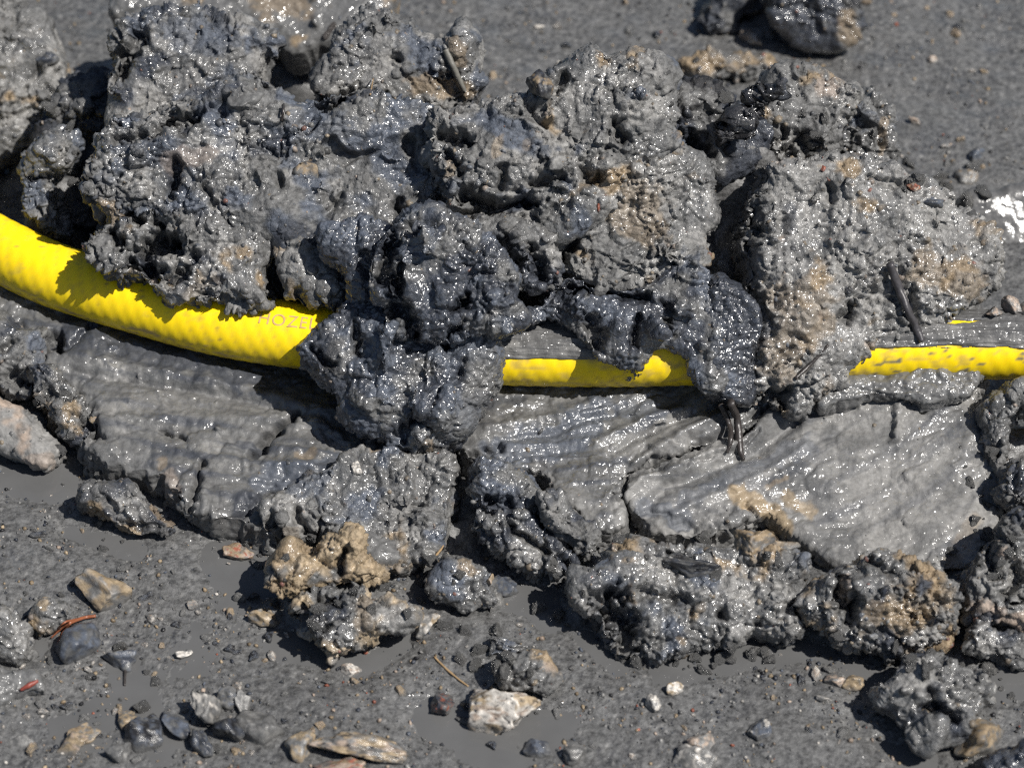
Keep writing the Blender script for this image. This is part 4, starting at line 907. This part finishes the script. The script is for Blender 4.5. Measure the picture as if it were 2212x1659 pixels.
# ------------------------------------------------------------------ stones, twigs and crumbs: each set down on whatever lies under it
DG = deps(); DG.update()
def hit(v):
    d = Vector(ray([v])[0]).normalized()
    ok, loc, nor, i, ob, m = SC.ray_cast(DG, Vector(CAMP), d)
    if not ok: return at_z([v], 0)[0], np.array([0, 0, 1.0]), None
    return np.array(loc), np.array(nor), ob
def stone_mesh(rg, sub, cuts, cols, q0, pit=0.0, coatm=.85):
    v = chunk(rg, sub, cuts)
    v /= np.abs(v).max(0)
    p_ = v * 2.0 + rg.uniform(0, 99, 3)
    r = 1 + .10 * perlin(p_, 31) + .05 * perlin(p_ * 2.6, 32) + .02 * perlin(p_ * 6, 33)
    if pit: r = r - pit * sst(worley(p_ * 2.2, 34), .45, .1)
    v = v * r[:, None]
    c0 = PAL[cols[0]] * 1.0; col = np.tile(c0, (len(v), 1))
    for k, nm in enumerate(cols[1:]):
        m_ = sst(fbm(p_ * (.9 + .9 * k), 41 + 5 * k, 4), .0 + .12 * k, .4 + .12 * k)[:, None]
        col = col * (1 - m_) + PAL[nm] * m_
    mud = np.clip(sst(-v[:, 2], -.35, .25) + sst(fbm(p_ * 1.3, 61, 4), .15, .5) * .8, 0, 1)[:, None] * coatm
    col = col * (1 - mud) + PAL['g'] * .9 * mud
    return v, ico(sub)[1], col
def stone(label, vx, vy, w, h, cols, seed, rot=0, sink=.3, sub=4, cuts=6, wet=.75, name='stone', cat='stone', group=None, pit=0.0, zf=1.0, on=None, coatm=.92):
    rg = np.random.default_rng(seed)
    v, f, col = stone_mesh(rg, sub, cuts, cols, 0, pit, coatm)
    P, nrm, ob = hit(on or (vx, vy + h * .38))
    rx = w * .5 * K * 1.14; rz = h * .5 * K * 1.12 * zf; ry = h * .5 * K * 1.2
    rot = R(rot); Rz = np.array([[math.cos(rot), -math.sin(rot), 0], [math.sin(rot), math.cos(rot), 0], [0, 0, 1]])
    co = (v * [rx, ry, rz]) @ Rz.T
    c = at_z([(vx, vy)], P[2] + rz * (1 - 2 * sink) * .8)[0]
    me = mesh_np(name, co, f); set_tone(me, col * rg.uniform(.9, 1.1), wet)
    o = link(name, me, M_STONE); o.location = c
    return tag(o, label, cat, group)
def tube(name, pts, rad, mat, label, cat, lift=0.0, seed=1, knob=.12, seg=10, parent=None, group=None, world=None):
    """a twig along points seen in the photo, each resting on what is under it"""
    if world is None:
        W = []
        for i, pv in enumerate(pts):
            P, nn, ob = hit(pv[:2]); lf = (pv[2] if len(pv) > 2 else lift) * .001
            d = ray([pv[:2]])[0]; d /= np.linalg.norm(d)
            W.append(P - d * lf)
        W = np.array(W)
    else: W = np.asarray(world, float)
    cp = catmull(W, 8); m = len(cp)
    t = np.gradient(cp, axis=0); t /= np.linalg.norm(t, axis=1)[:, None]
    s1 = np.cross(t, [.13, .21, .97]); s1 /= np.linalg.norm(s1, axis=1)[:, None]; s2 = np.cross(t, s1)
    rr = np.interp(np.linspace(0, 1, m), np.linspace(0, 1, len(rad)), rad) * K
    an = np.arange(seg) / seg * 2 * math.pi
    A, B = np.meshgrid(np.arange(m), an, indexing='ij')
    nz = perlin(np.stack([A.ravel() * .35, np.cos(B.ravel()) * .8, np.sin(B.ravel()) * .8 + seed], 1), seed).reshape(A.shape)
    r = rr[:, None] * (1 + knob * 2 * nz)
    co = cp[:, None] + s1[:, None] * (np.cos(B) * r)[..., None] + s2[:, None] * (np.sin(B) * r)[..., None]
    co = co.reshape(-1, 3); idx = np.arange(m * seg).reshape(m, seg)
    f = np.stack([idx[:-1], np.roll(idx[:-1], -1, 1), np.roll(idx[1:], -1, 1), idx[1:]], -1).reshape(-1, 4).tolist()
    f += [idx[0][::-1].tolist(), idx[-1].tolist()]
    me = bpy.data.meshes.new(name); me.from_pydata(co.tolist(), [], f); me.update(); me.shade_smooth()
    o = link(name, me, mat, parent)
    return o if parent else tag(o, label, cat, group)

# stones one can tell apart
ST = [
 ('speckled white and tan granite stone at the puddle rim', 1062, 1532, 180, 116, 'wtpwk', dict(pit=.14, sink=.24, cuts=10, wet=.5, sub=5, coatm=.25)),
 ('dark reddish pebble touching the speckled granite stone', 958, 1522, 46, 54, 'dgr', {}),
 ('tan angular stone with a pale notched end, alone on the flat mud', 228, 1283, 124, 84, 'tlo', dict(rot=-18, sink=.34, cuts=7, wet=.45)),
 ('dull blue-grey stone under the red-brown needle twig', 172, 1398, 82, 88, 'bdm', dict(sink=.46)),
 ('flat dark slate stone crossed by a black stem', 266, 1424, 80, 52, 'dbg', dict(sink=.42, cuts=6)),
 ('dark heart-shaped shiny stone next to the blue wedge stone', 314, 1580, 78, 70, 'kdb', dict(wet=1.1, sink=.3)),
 ('tan rim of a shell-like stone behind the heart-shaped stone', 274, 1556, 40, 44, 'tog', dict(sink=.42)),
 ('blue-grey wedge stone between the heart-shaped stone and the pocked stone', 388, 1562, 78, 62, 'bdm', dict(rot=-35, sink=.4)),
 ('small glossy dark stone below the blue wedge stone', 438, 1606, 46, 50, 'dbg', dict(wet=1.1)),
 ('pale upright stone full of pocks', 446, 1528, 52, 76, 'lgw', dict(pit=.2, sink=.25, wet=.5)),
 ('black glistening stone against the pale pocked stone', 496, 1570, 60, 64, 'kd', dict(wet=1.2)),
 ('small ringed grey stone behind the black glistening stone', 492, 1510, 50, 40, 'glb', dict(wet=1.0)),
 ('pale small stone at the shoulder of the lumpy grey mound', 528, 1518, 34, 44, 'lg', {}),
 ('lumpy grey muddy stone beside the black glistening stone', 568, 1566, 92, 84, 'glm', dict(sink=.45, pit=.1, wet=.8)),
 ('shiny orange-tan pebble in the near corner of the gravel', 152, 1612, 60, 50, 'tpo', dict(wet=1.25, sink=.35)),
 ('tan mud-coated stone behind the shiny orange-tan pebble', 178, 1588, 62, 40, 'otg', dict(sink=.45)),
 ('pale grey flat disc pebble near the orange-tan pebble', 46, 1604, 48, 28, 'lg', dict(sink=.45)),
 ('round grey wet pebble with a white glint, near the orange-tan pebble', 256, 1625, 48, 46, 'glm', dict(wet=1.1, sink=.42)),
 ('long tan flat stone with pitted wet top, at the near edge of the mud', 770, 1618, 175, 62, 'tplk', dict(pit=.1, sink=.3, sub=5, wet=1.0)),
 ('reddish stone in front of the long tan flat stone', 732, 1655, 96, 46, 'por', dict(sink=.35)),
 ('small tan and grey stone at the end of the long tan flat stone', 655, 1618, 64, 58, 'tgl', dict(sink=.46)),
 ('small tan clay nodule in the shade of the angular clay lump', 570, 1335, 66, 40, 'tlo', dict(sink=.35)),
 ('orange brick-like fragment in the shadow under the bank', 512, 1196, 64, 36, 'opr', dict(sink=.3)),
 ('white rough pebble stuck on the rough bank front', 772, 1012, 24, 26, 'wl', dict(sink=.3)),
 ('white pebble with a tail on the flat mud', 398, 1412, 34, 26, 'wl', dict(sink=.35)),
 ('glossy blue-grey round pebble in the shallow puddle', 1090, 1264, 50, 46, 'bdg', dict(wet=1.2)),
 ('pale wet pebble below the glossy blue-grey round pebble', 1066, 1304, 44, 40, 'lwg', dict(wet=1.1)),
 ('pebble half white half tan at the puddle edge', 920, 1345, 50, 66, 'ltw', dict(sink=.35)),
 ('tiny tan sliver against the glossy blue-grey round pebble', 1058, 1254, 16, 26, 'tp', {}),
 ('pale pebble with pinkish side on the speckled flat mud', 762, 1450, 46, 28, 'wpl', dict(sink=.46)),
 ('dark blue oval pebble near the puddle of the granite stone', 1162, 1616, 54, 42, 'db', dict(rot=-30, wet=1.1)),
 ('smooth round grey pebble beyond the dark blue oval pebble', 1240, 1632, 44, 36, 'lg', dict(wet=1.0)),
 ('white wet pebble alone on the speckled mud in front of the long block', 1410, 1520, 30, 34, 'wl', dict(wet=1.2)),
 ('tan-sided white pebble near the long block of mud', 1452, 1488, 40, 26, 'wt', {}),
 ('blue-white shiny pebble with a pale tail on the speckled mud', 1638, 1577, 48, 46, 'bwd', dict(wet=1.2)),
 ('pale flat pebble on the speckled mud near the undercut brown clod', 1785, 1510, 38, 20, 'lw', dict(sink=.42)),
 ('amber translucent-looking pebble near the undercut brown clod', 1842, 1474, 40, 36, 'to', dict(wet=1.0)),
 ('pinkish pebble touching the amber pebble', 1804, 1472, 46, 28, 'pg', dict(sink=.46)),
 ('round pale grey cobble at the near edge of the mud', 1497, 1642, 80, 62, 'lgw', dict(wet=1.0, sink=.38)),
 ('pinkish pebble leaning on the round pale cobble', 1514, 1604, 54, 40, 'pgl', dict(sink=.46)),
 ('orange-veined shiny stone near the rough grey clod', 2116, 1598, 92, 84, 'otg', dict(wet=1.2, sink=.3)),
 ('pinkish pebble against the hose, paler of the pair', 2148, 674, 40, 34, 'plg', {}),
 ('pinkish lumpy pebble against the hose, larger of the pair', 2186, 660, 42, 42, 'plg', dict(pit=.1)),
 ('grey-pink pebble at the end of the row beside the hose', 2222, 668, 36, 34, 'pg', {}),
 ('pinkish-tan shard lying before the rounded dark clod', 1612, 84, 84, 36, 'pwt', dict(rot=-40, sink=.25)),
 ('dark blue pebble alone on the flat mud beyond the tall slab', 2114, 338, 42, 32, 'bd', dict(wet=1.0)),
 ('muddy tan pebble near the shining wet strip', 2088, 385, 60, 44, 'glo', dict(sink=.45)),
 ('small cream pebble on the flat mud, nearer to the blue pebble', 1974, 264, 28, 22, 'pw', {}),
 ('small cream pebble on the flat mud, far from the blue pebble', 2016, 130, 26, 20, 'pw', {}),
 ('white pebble on the flat mud behind the tall middle clod', 1163, 58, 28, 15, 'wl', {}),
 ('round brown knob of earth behind the tall middle clod', 1166, 190, 54, 58, 'kod', dict(sink=.2, wet=.4)),
 ('brown pebble beyond the rounded dark clod', 1868, 6, 30, 26, 'op', {}),
 ('blue-grey oval pebble lodged in the top of the tall slab', 2006, 440, 60, 34, 'bd', dict(sink=.46)),
 ('reddish pebble above the blue-grey oval pebble on the tall slab', 1972, 408, 30, 26, 'rpo', dict(sink=.46)),
 ('vivid red grain of brick near the top of the tall slab', 1777, 364, 16, 18, 'r', dict(sub=3, sink=.3)),
 ('thin red brick chip on the rounded tan-faced clod', 1294, 448, 12, 26, 'r', dict(sub=3, sink=.3)),
 ('dark oval pebble in the clod beside the hose bend', 100, 128, 58, 34, 'dgb', dict(sink=.46)),
 ('flat grey oval pebble lying on top of the heap', 528, 214, 74, 46, 'gm', dict(sink=.42, cuts=4, wet=.4)),
 ('rusty orange stone stuck in the broken clod over the hose bend', 222, 450, 46, 64, 'otg', dict(sink=.35, pit=.08)),
 ('flat brown pebble in the face of the tall middle clod', 1140, 311, 30, 28, 'om', dict(sink=.42, cuts=3)),
 ('small blue-black pebble set in the tall slab near the pit', 1830, 630, 22, 22, 'kd', {}),
 ('brown pebble casting a dark shadow on the tall slab', 1848, 655, 26, 16, 'od', {}),
 ('black round pebble on the gritty brown clod', 1908, 1278, 24, 24, 'kd', dict(wet=1.0)),
 ('grey oval pebble low on the gritty brown clod', 1888, 1376, 30, 18, 'gb', {}),
 ('orange-tan pebble on top of the ragged bank corner', 205, 908, 26, 22, 'tp', {}),
]
CL = dict(w='w', t='t', p='p', k='k', d='d', g='g', l='l', o='o', b='b', m='m', r='r')
for i, (lb, vx, vy, w_, h_, cs, kw) in enumerate(ST):
    stone(lb, vx, vy, w_, h_, list(cs), 900 + i, **kw)

# bark, sticks, stems
def bark(label, a, b, wid, seed, mat, cat='bark', lift=1.5, name='bark_flake', thick=.35):
    """a split piece of bark from a to b: long fibres, ragged ends"""
    A, B = hit(a)[0], hit(b)[0]
    d = ray([((a[0] + b[0]) / 2, (a[1] + b[1]) / 2)])[0]; d /= np.linalg.norm(d)
    A = A - d * lift * .001; B = B - d * lift * .001
    ax = B - A; L = np.linalg.norm(ax); ax /= L
    nn = -d - ax * (-d @ ax); nn /= np.linalg.norm(nn); sd = np.cross(ax, nn)
    nu, nv = 60, 36; u, v = np.meshgrid(np.linspace(0, 1, nu), np.linspace(-1, 1, nv), indexing='ij')
    z0 = np.zeros(u.size)
    fib = perlin(np.stack([u.ravel() * 2.5, v.ravel() * 7 + seed, z0], 1), seed).reshape(u.shape) + .5 * perlin(np.stack([u.ravel() * 4, v.ravel() * 17 + seed, z0], 1), seed + 1).reshape(u.shape)
    wob = perlin(np.stack([u.ravel() * 3, z0 + seed, np.sign(v.ravel())], 1), seed + 2).reshape(u.shape)
    endr = .10 * perlin(np.stack([v.ravel() * 4, np.round(u.ravel()) * 9, z0], 1), seed + 3).reshape(u.shape) * np.abs(u - .5) * 2
    W = wid * K * .5 * (1 + .3 * wob) * np.clip(1.15 - (np.abs(u - .5) * 2) ** 4 * .5, 0, 1)
    prof = np.sqrt(np.clip(1 - v ** 2, 0, 1))
    T = wid * K * thick
    fib2 = perlin(np.stack([u.ravel() * 9, v.ravel() * 9 + seed, z0], 1), seed + 5).reshape(u.shape)
    top = A + (u + endr * 1.6)[..., None] * L * ax + (v * W)[..., None] * sd + (T * (.35 * prof + .13 * fib * prof + .16 * fib2 * prof))[..., None] * nn
    bot = A + (u + endr * 1.6)[..., None] * L * ax + (v * W)[..., None] * sd - (T * .8 * prof + .0001)[..., None] * nn
    idx = np.arange(nu * nv).reshape(nu, nv); N_ = nu * nv
    f1 = np.stack([idx[:-1, :-1], idx[1:, :-1], idx[1:, 1:], idx[:-1, 1:]], -1).reshape(-1, 4)
    rim = np.r_[idx[:, 0], idx[-1, 1:], idx[-2::-1, -1], idx[0, -2:0:-1]]
    r2 = np.roll(rim, -1)
    fs = np.stack([rim, rim + N_, r2 + N_, r2], 1)
    me = mesh_np(name, np.concatenate([top.reshape(-1, 3), bot.reshape(-1, 3)]), np.concatenate([f1[:, ::-1], f1 + N_, fs]))
    return tag(link(name, me, mat), label, cat)
stone('cracked brown wood flake set in the large crumbly clod', 655, 382, 84, 74, list('omd'), 3001, sink=.42, cuts=12, wet=.35, name='wood_flake', cat='wood flake', pit=.2)
stone('ochre flaky bark piece under the tan smear of the clay fan', 1630, 1184, 150, 84, list('odmo'), 3002, rot=-10, sink=.4, cuts=12, wet=.6, name='bark_flake', cat='bark', pit=.15, sub=5)
stone('dark splintered bark wedged across the layered clod', 1500, 1226, 150, 62, list('dkm'), 3003, rot=-24, sink=.42, cuts=12, wet=.7, name='bark_flake', cat='bark', pit=.2, sub=5)
bark('thin grey splinter standing on the clod beside the pale ridge', (700, 84), (724, 50), 14, 14, M_TWIG, 'splinter', lift=1, name='splinter', thick=.4)
tube('stick', [(1922, 570, 4), (1940, 618, 3), (1960, 668, 2.5), (1978, 706, 2.2), (1992, 738, 1.5)], [8.5, 9, 8, 9, 7], simple_mat('dark_stick', (.045, .042, .045), .42, .3, 500), 'straight dark stick lying across the tall slab of clay', 'stick', seed=6, knob=.14, seg=12)
tube('root', [(1578, 868, 3), (1592, 905, 6), (1596, 945, 5), (1600, 975, 3), (1606, 994, 1)], [9, 8, 9, 7, 4], M_TWIG, 'black wet root hanging from the cleft onto the streaked smear, thicker strand', 'root', seed=8)
tube('root', [(1556, 872, 3), (1575, 915, 4), (1578, 950, 3), (1570, 978, 1)], [7, 6, 6, 4], M_TWIG, 'black wet root hanging from the cleft onto the streaked smear, thinner strand', 'root', seed=9)
tube('twig', [(1718, 818, .8), (1752, 786, 1), (1790, 745, .8)], [4, 4, 3], M_TWIG, 'thin dark twig low on the tall slab of clay', 'twig', seed=10)
tube('stem', [(962, 108, 1.5), (978, 142, 1.8), (992, 172, 1.5), (1004, 198, .8)], [9, 7, 6, 5], simple_mat('grey_stem', (.13, .125, .11), .5, .2, 500), 'dead grey stem stuck to the clod behind the heap', 'stem', seed=12)
needle = bpy.data.objects.new('needle_twig', None); C.objects.link(needle)
tag(needle, 'red-brown twig with bent needles on the gravelly mud', 'twig')
tube('stalk', [(207, 1330, 2), (180, 1334, 2.4), (150, 1346, 2.2)], [3.4, 3.6, 3], M_BROWN, '', '', parent=needle, seed=20)
for pts in ([(152, 1345, 2.2), (132, 1358, 2), (110, 1378, 1)], [(152, 1346, 2.2), (136, 1366, 1.6), (124, 1390, .6)], [(170, 1336, 2.4), (140, 1344, 3), (118, 1366, 1.6)]):
    tube('needle', pts, [2.2, 2.2, 1.2], M_BROWN, '', '', parent=needle, seed=21)
tube('leaf_scrap', [(44, 1490, .5), (62, 1480, .9), (82, 1470, .5)], [3, 6, 3], simple_mat('red_leaf', (.22, .05, .035), .5, .1, 300), 'scrap of dark red leaf on the flat mud cake', 'leaf', seed=22)
tube('stem', [(270, 1402, .5), (271, 1430, .8), (270, 1455, .8), (269, 1480, .5)], [3, 3.4, 3, 2.2], M_TWIG, 'short black stem across the flat dark slate stone', 'stem', seed=23)
tube('straw', [(938, 1418, .5), (965, 1445, .6), (990, 1466, .6), (1012, 1482, .4)], [2, 2.2, 2, 1.6], M_STRAW, 'thin tan straw pointing at the speckled granite stone', 'straw', seed=24)
tube('straw', [(938, 1204, .5), (950, 1190, .7), (958, 1178, .5)], [2.4, 2.4, 1.6], M_STRAW, 'short orange straw at the foot of the rough bank front', 'straw', seed=25)
tube('straw', [(800, 205, .8), (806, 170, 1.0)], [2, 1.5], M_STRAW, 'tiny pale straw on the clod with the dead stem', 'straw', seed=26)
tube('stem', [(608, 262, .8), (612, 240, 1.2), (613, 225, 1.0)], [3, 3, 2], M_TWIG, 'short dark stem end standing on the large crumbly clod', 'stem', seed=27)

# small pebbles, each its own; colour decides its group
rgp = np.random.default_rng(77)
KINDS = {'grey': ('glm', 'small grey pebble half sunk in the flat wet mud'), 'dark': ('kdb', 'small dark wet pebble half sunk in the flat wet mud'),
         'tan': ('top', 'small tan pebble half sunk in the flat wet mud'), 'pale': ('lwp', 'small pale pebble half sunk in the flat wet mud')}
shared = {}
for k, (cs, lb) in KINDS.items():
    for j in range(3):
        v, f, col = stone_mesh(rgp, 3, 7, list(cs), 0)
        me = mesh_np('pebble', v, f); set_tone(me, col, .9); me.materials.append(M_STONE); shared[k, j] = me
DG = deps(); DG.update()
n_ok = 0
for t_ in range(2200):
    if n_ok >= 290: break
    if t_ % 4 == 1: vx, vy = rgp.uniform(-10, 700), rgp.uniform(1280, 1668)
    elif t_ % 4: vx, vy = rgp.uniform(-10, 2222), rgp.uniform(1030, 1668)
    else: vx, vy = rgp.uniform(1050, 2220), rgp.uniform(-8, 430)
    P, nn, ob = hit((vx, vy))
    if ob is None or ob.name not in ('ground', 'puddle') or P[2] > .006: continue
    k = rgp.choice(list(KINDS), p=[.36, .2, .2, .24]); w_ = 7 + 24 * rgp.random() ** 2.4
    o = bpy.data.objects.new('pebble', shared[k, int(rgp.integers(3))]); C.objects.link(o)
    r = w_ * .5 * K
    o.scale = (r * rgp.uniform(.9, 1.35), r * rgp.uniform(.75, 1.1), r * rgp.uniform(.55, .9)); o.rotation_euler = (rgp.uniform(-.3, .3), rgp.uniform(-.3, .3), rgp.uniform(0, 6.28))
    o.location = P + np.array([0, 0, r * .15])
    where = ('on the flat mud behind the heap', 'behind the heap') if vy < 500 else ('in gravel around the red-brown needle twig', 'near the needle twig') if vx < 330 else ('in the mud before the long bank', 'before the bank') if vx < 900 else ('in mud around the speckled granite stone', 'round the granite stone') if vx < 1330 else ('in mud before the long block', 'before the long block') if vx < 1760 else ('in mud around the rough lobed clod', 'round the lobed clod')
    tag(o, 'small %s half sunk %s' % (KINDS[k][1].split(' half')[0][6:], where[0]), 'pebble', 'small %s pebbles %s' % (k, where[1])); n_ok += 1
# crumbs of mud lying about the foot of the clods
crm = []
for j in range(5):
    v, f, col = stone_mesh(rgp, 4, 8, ['g', 'l', 'm'], 0, .25)
    me = mesh_np('mud_crumb', v, f); set_tone(me, col, .7); me.materials.append(M_MUD); crm.append(me)
n_ok = 0
FOOT = [([(420, 1170), (600, 1200), (700, 1300), (900, 1280), (1000, 1260)], 60), ([(1060, 1260), (1250, 1250), (1330, 1180), (1600, 1210), (1720, 1240)], 50), ([(1240, 1330), (1400, 1445), (1700, 1400)], 36), ([(1750, 1400), (1960, 1450), (2100, 1400), (2150, 1500)], 44),
        ([(120, 850), (180, 1010), (240, 1180)], 40), ([(2150, 980), (2140, 1250)], 60), ([(1000, 1400), (1150, 1520)], 60), ([(20, 1300), (200, 1420), (350, 1560), (560, 1600)], 60), ([(1450, 160), (1900, 320), (2100, 430)], 50), ([(120, 200), (200, 420)], 40)]
FOOTAT = ['at the foot of the rough bank front', 'between the clay fan and the long block', 'along the water edge of the long block', 'around the gritty brown clod', 'beside the smooth pinkish lump', 'along the side of the clay fan', 'around the granite stone', 'among the gravel by the needle twig', 'along the back edge of the heap', 'in the dark hollow by the hose bend']
for t_ in range(1500):
    if n_ok >= 280: break
    kf = int(rgp.integers(len(FOOT))); pts, sp = FOOT[kf]; pts = np.array(pts, float)
    k = rgp.integers(len(pts) - 1); c = pts[k] + (pts[k + 1] - pts[k]) * rgp.random() + rgp.normal(size=2) * sp * .6
    P, nn, ob = hit(c)
    if ob is None: continue
    if ob.name.split('.')[0] not in ('ground', 'puddle', 'mud_clod'): continue
    w_ = 9 + 34 * rgp.random() ** 2
    o = bpy.data.objects.new('mud_crumb', crm[int(rgp.integers(5))]); C.objects.link(o); r = w_ * .5 * K
    o.scale = (r * rgp.uniform(.9, 1.4), r * rgp.uniform(.8, 1.1), r * rgp.uniform(.6, 1.0)); o.rotation_euler = tuple(rgp.uniform(0, 6.28, 3))
    o.location = P + nn * r * .05
    tag(o, 'small broken crumb of grey mud ' + FOOTAT[kf], 'mud crumb', 'mud crumbs ' + FOOTAT[kf]); n_ok += 1
# sand and fine gravel, past counting
def gravel(cnt, seed):
    rg = np.random.default_rng(seed)
    shapes = [pebble_shell(rg, 1) for _ in range(8)]
    vx = rg.uniform(-120, 2330, cnt); vy = np.where(rg.random(cnt) < .66, rg.uniform(1000, 1720, cnt), rg.uniform(-60, 480, cnt))
    P = at_z(np.stack([vx, vy], 1), .0008); x, y = P[:, 0], P[:, 1]
    zz = ground_z(x, y) + ground_fine(x, y)
    hz_ = heap_at(x, y)
    cl = sst(perlin(np.stack([x, y, x * 0], 1) * 1000 / 22, 741), -.35, .25)
    ok = (hz_ < .0006) & (zz > -.0004) & (rg.random(cnt) < cl)
    C_, F_, T_, off = [], [], [], 0
    for i in np.nonzero(ok)[0]:
        v, f = shapes[rg.integers(8)]; r = (.28 + .75 * rg.random() ** 3) * .001
        Rm = np.array(Euler(rg.uniform(0, 6.28, 3)).to_matrix())
        c = (v * rg.uniform(.6, 1.2, 3)) @ Rm.T * r + [x[i], y[i], zz[i] + r * .25]
        C_.append(c); F_.append(f + off); off += len(c)
        T_.append(np.tile(PAL[PEBCOL[rg.choice(10, p=PEBW)]] * rg.uniform(.6, 1.1), (len(c), 1)))
    me = mesh_np('gravel', np.concatenate(C_), np.concatenate(F_)); set_tone(me, np.concatenate(T_), .7)
    tag(link('gravel', me, M_STONE), 'fine sand and gravel grains strewn over the flat wet mud', 'gravel', kind='stuff')
gravel(17000, 79)
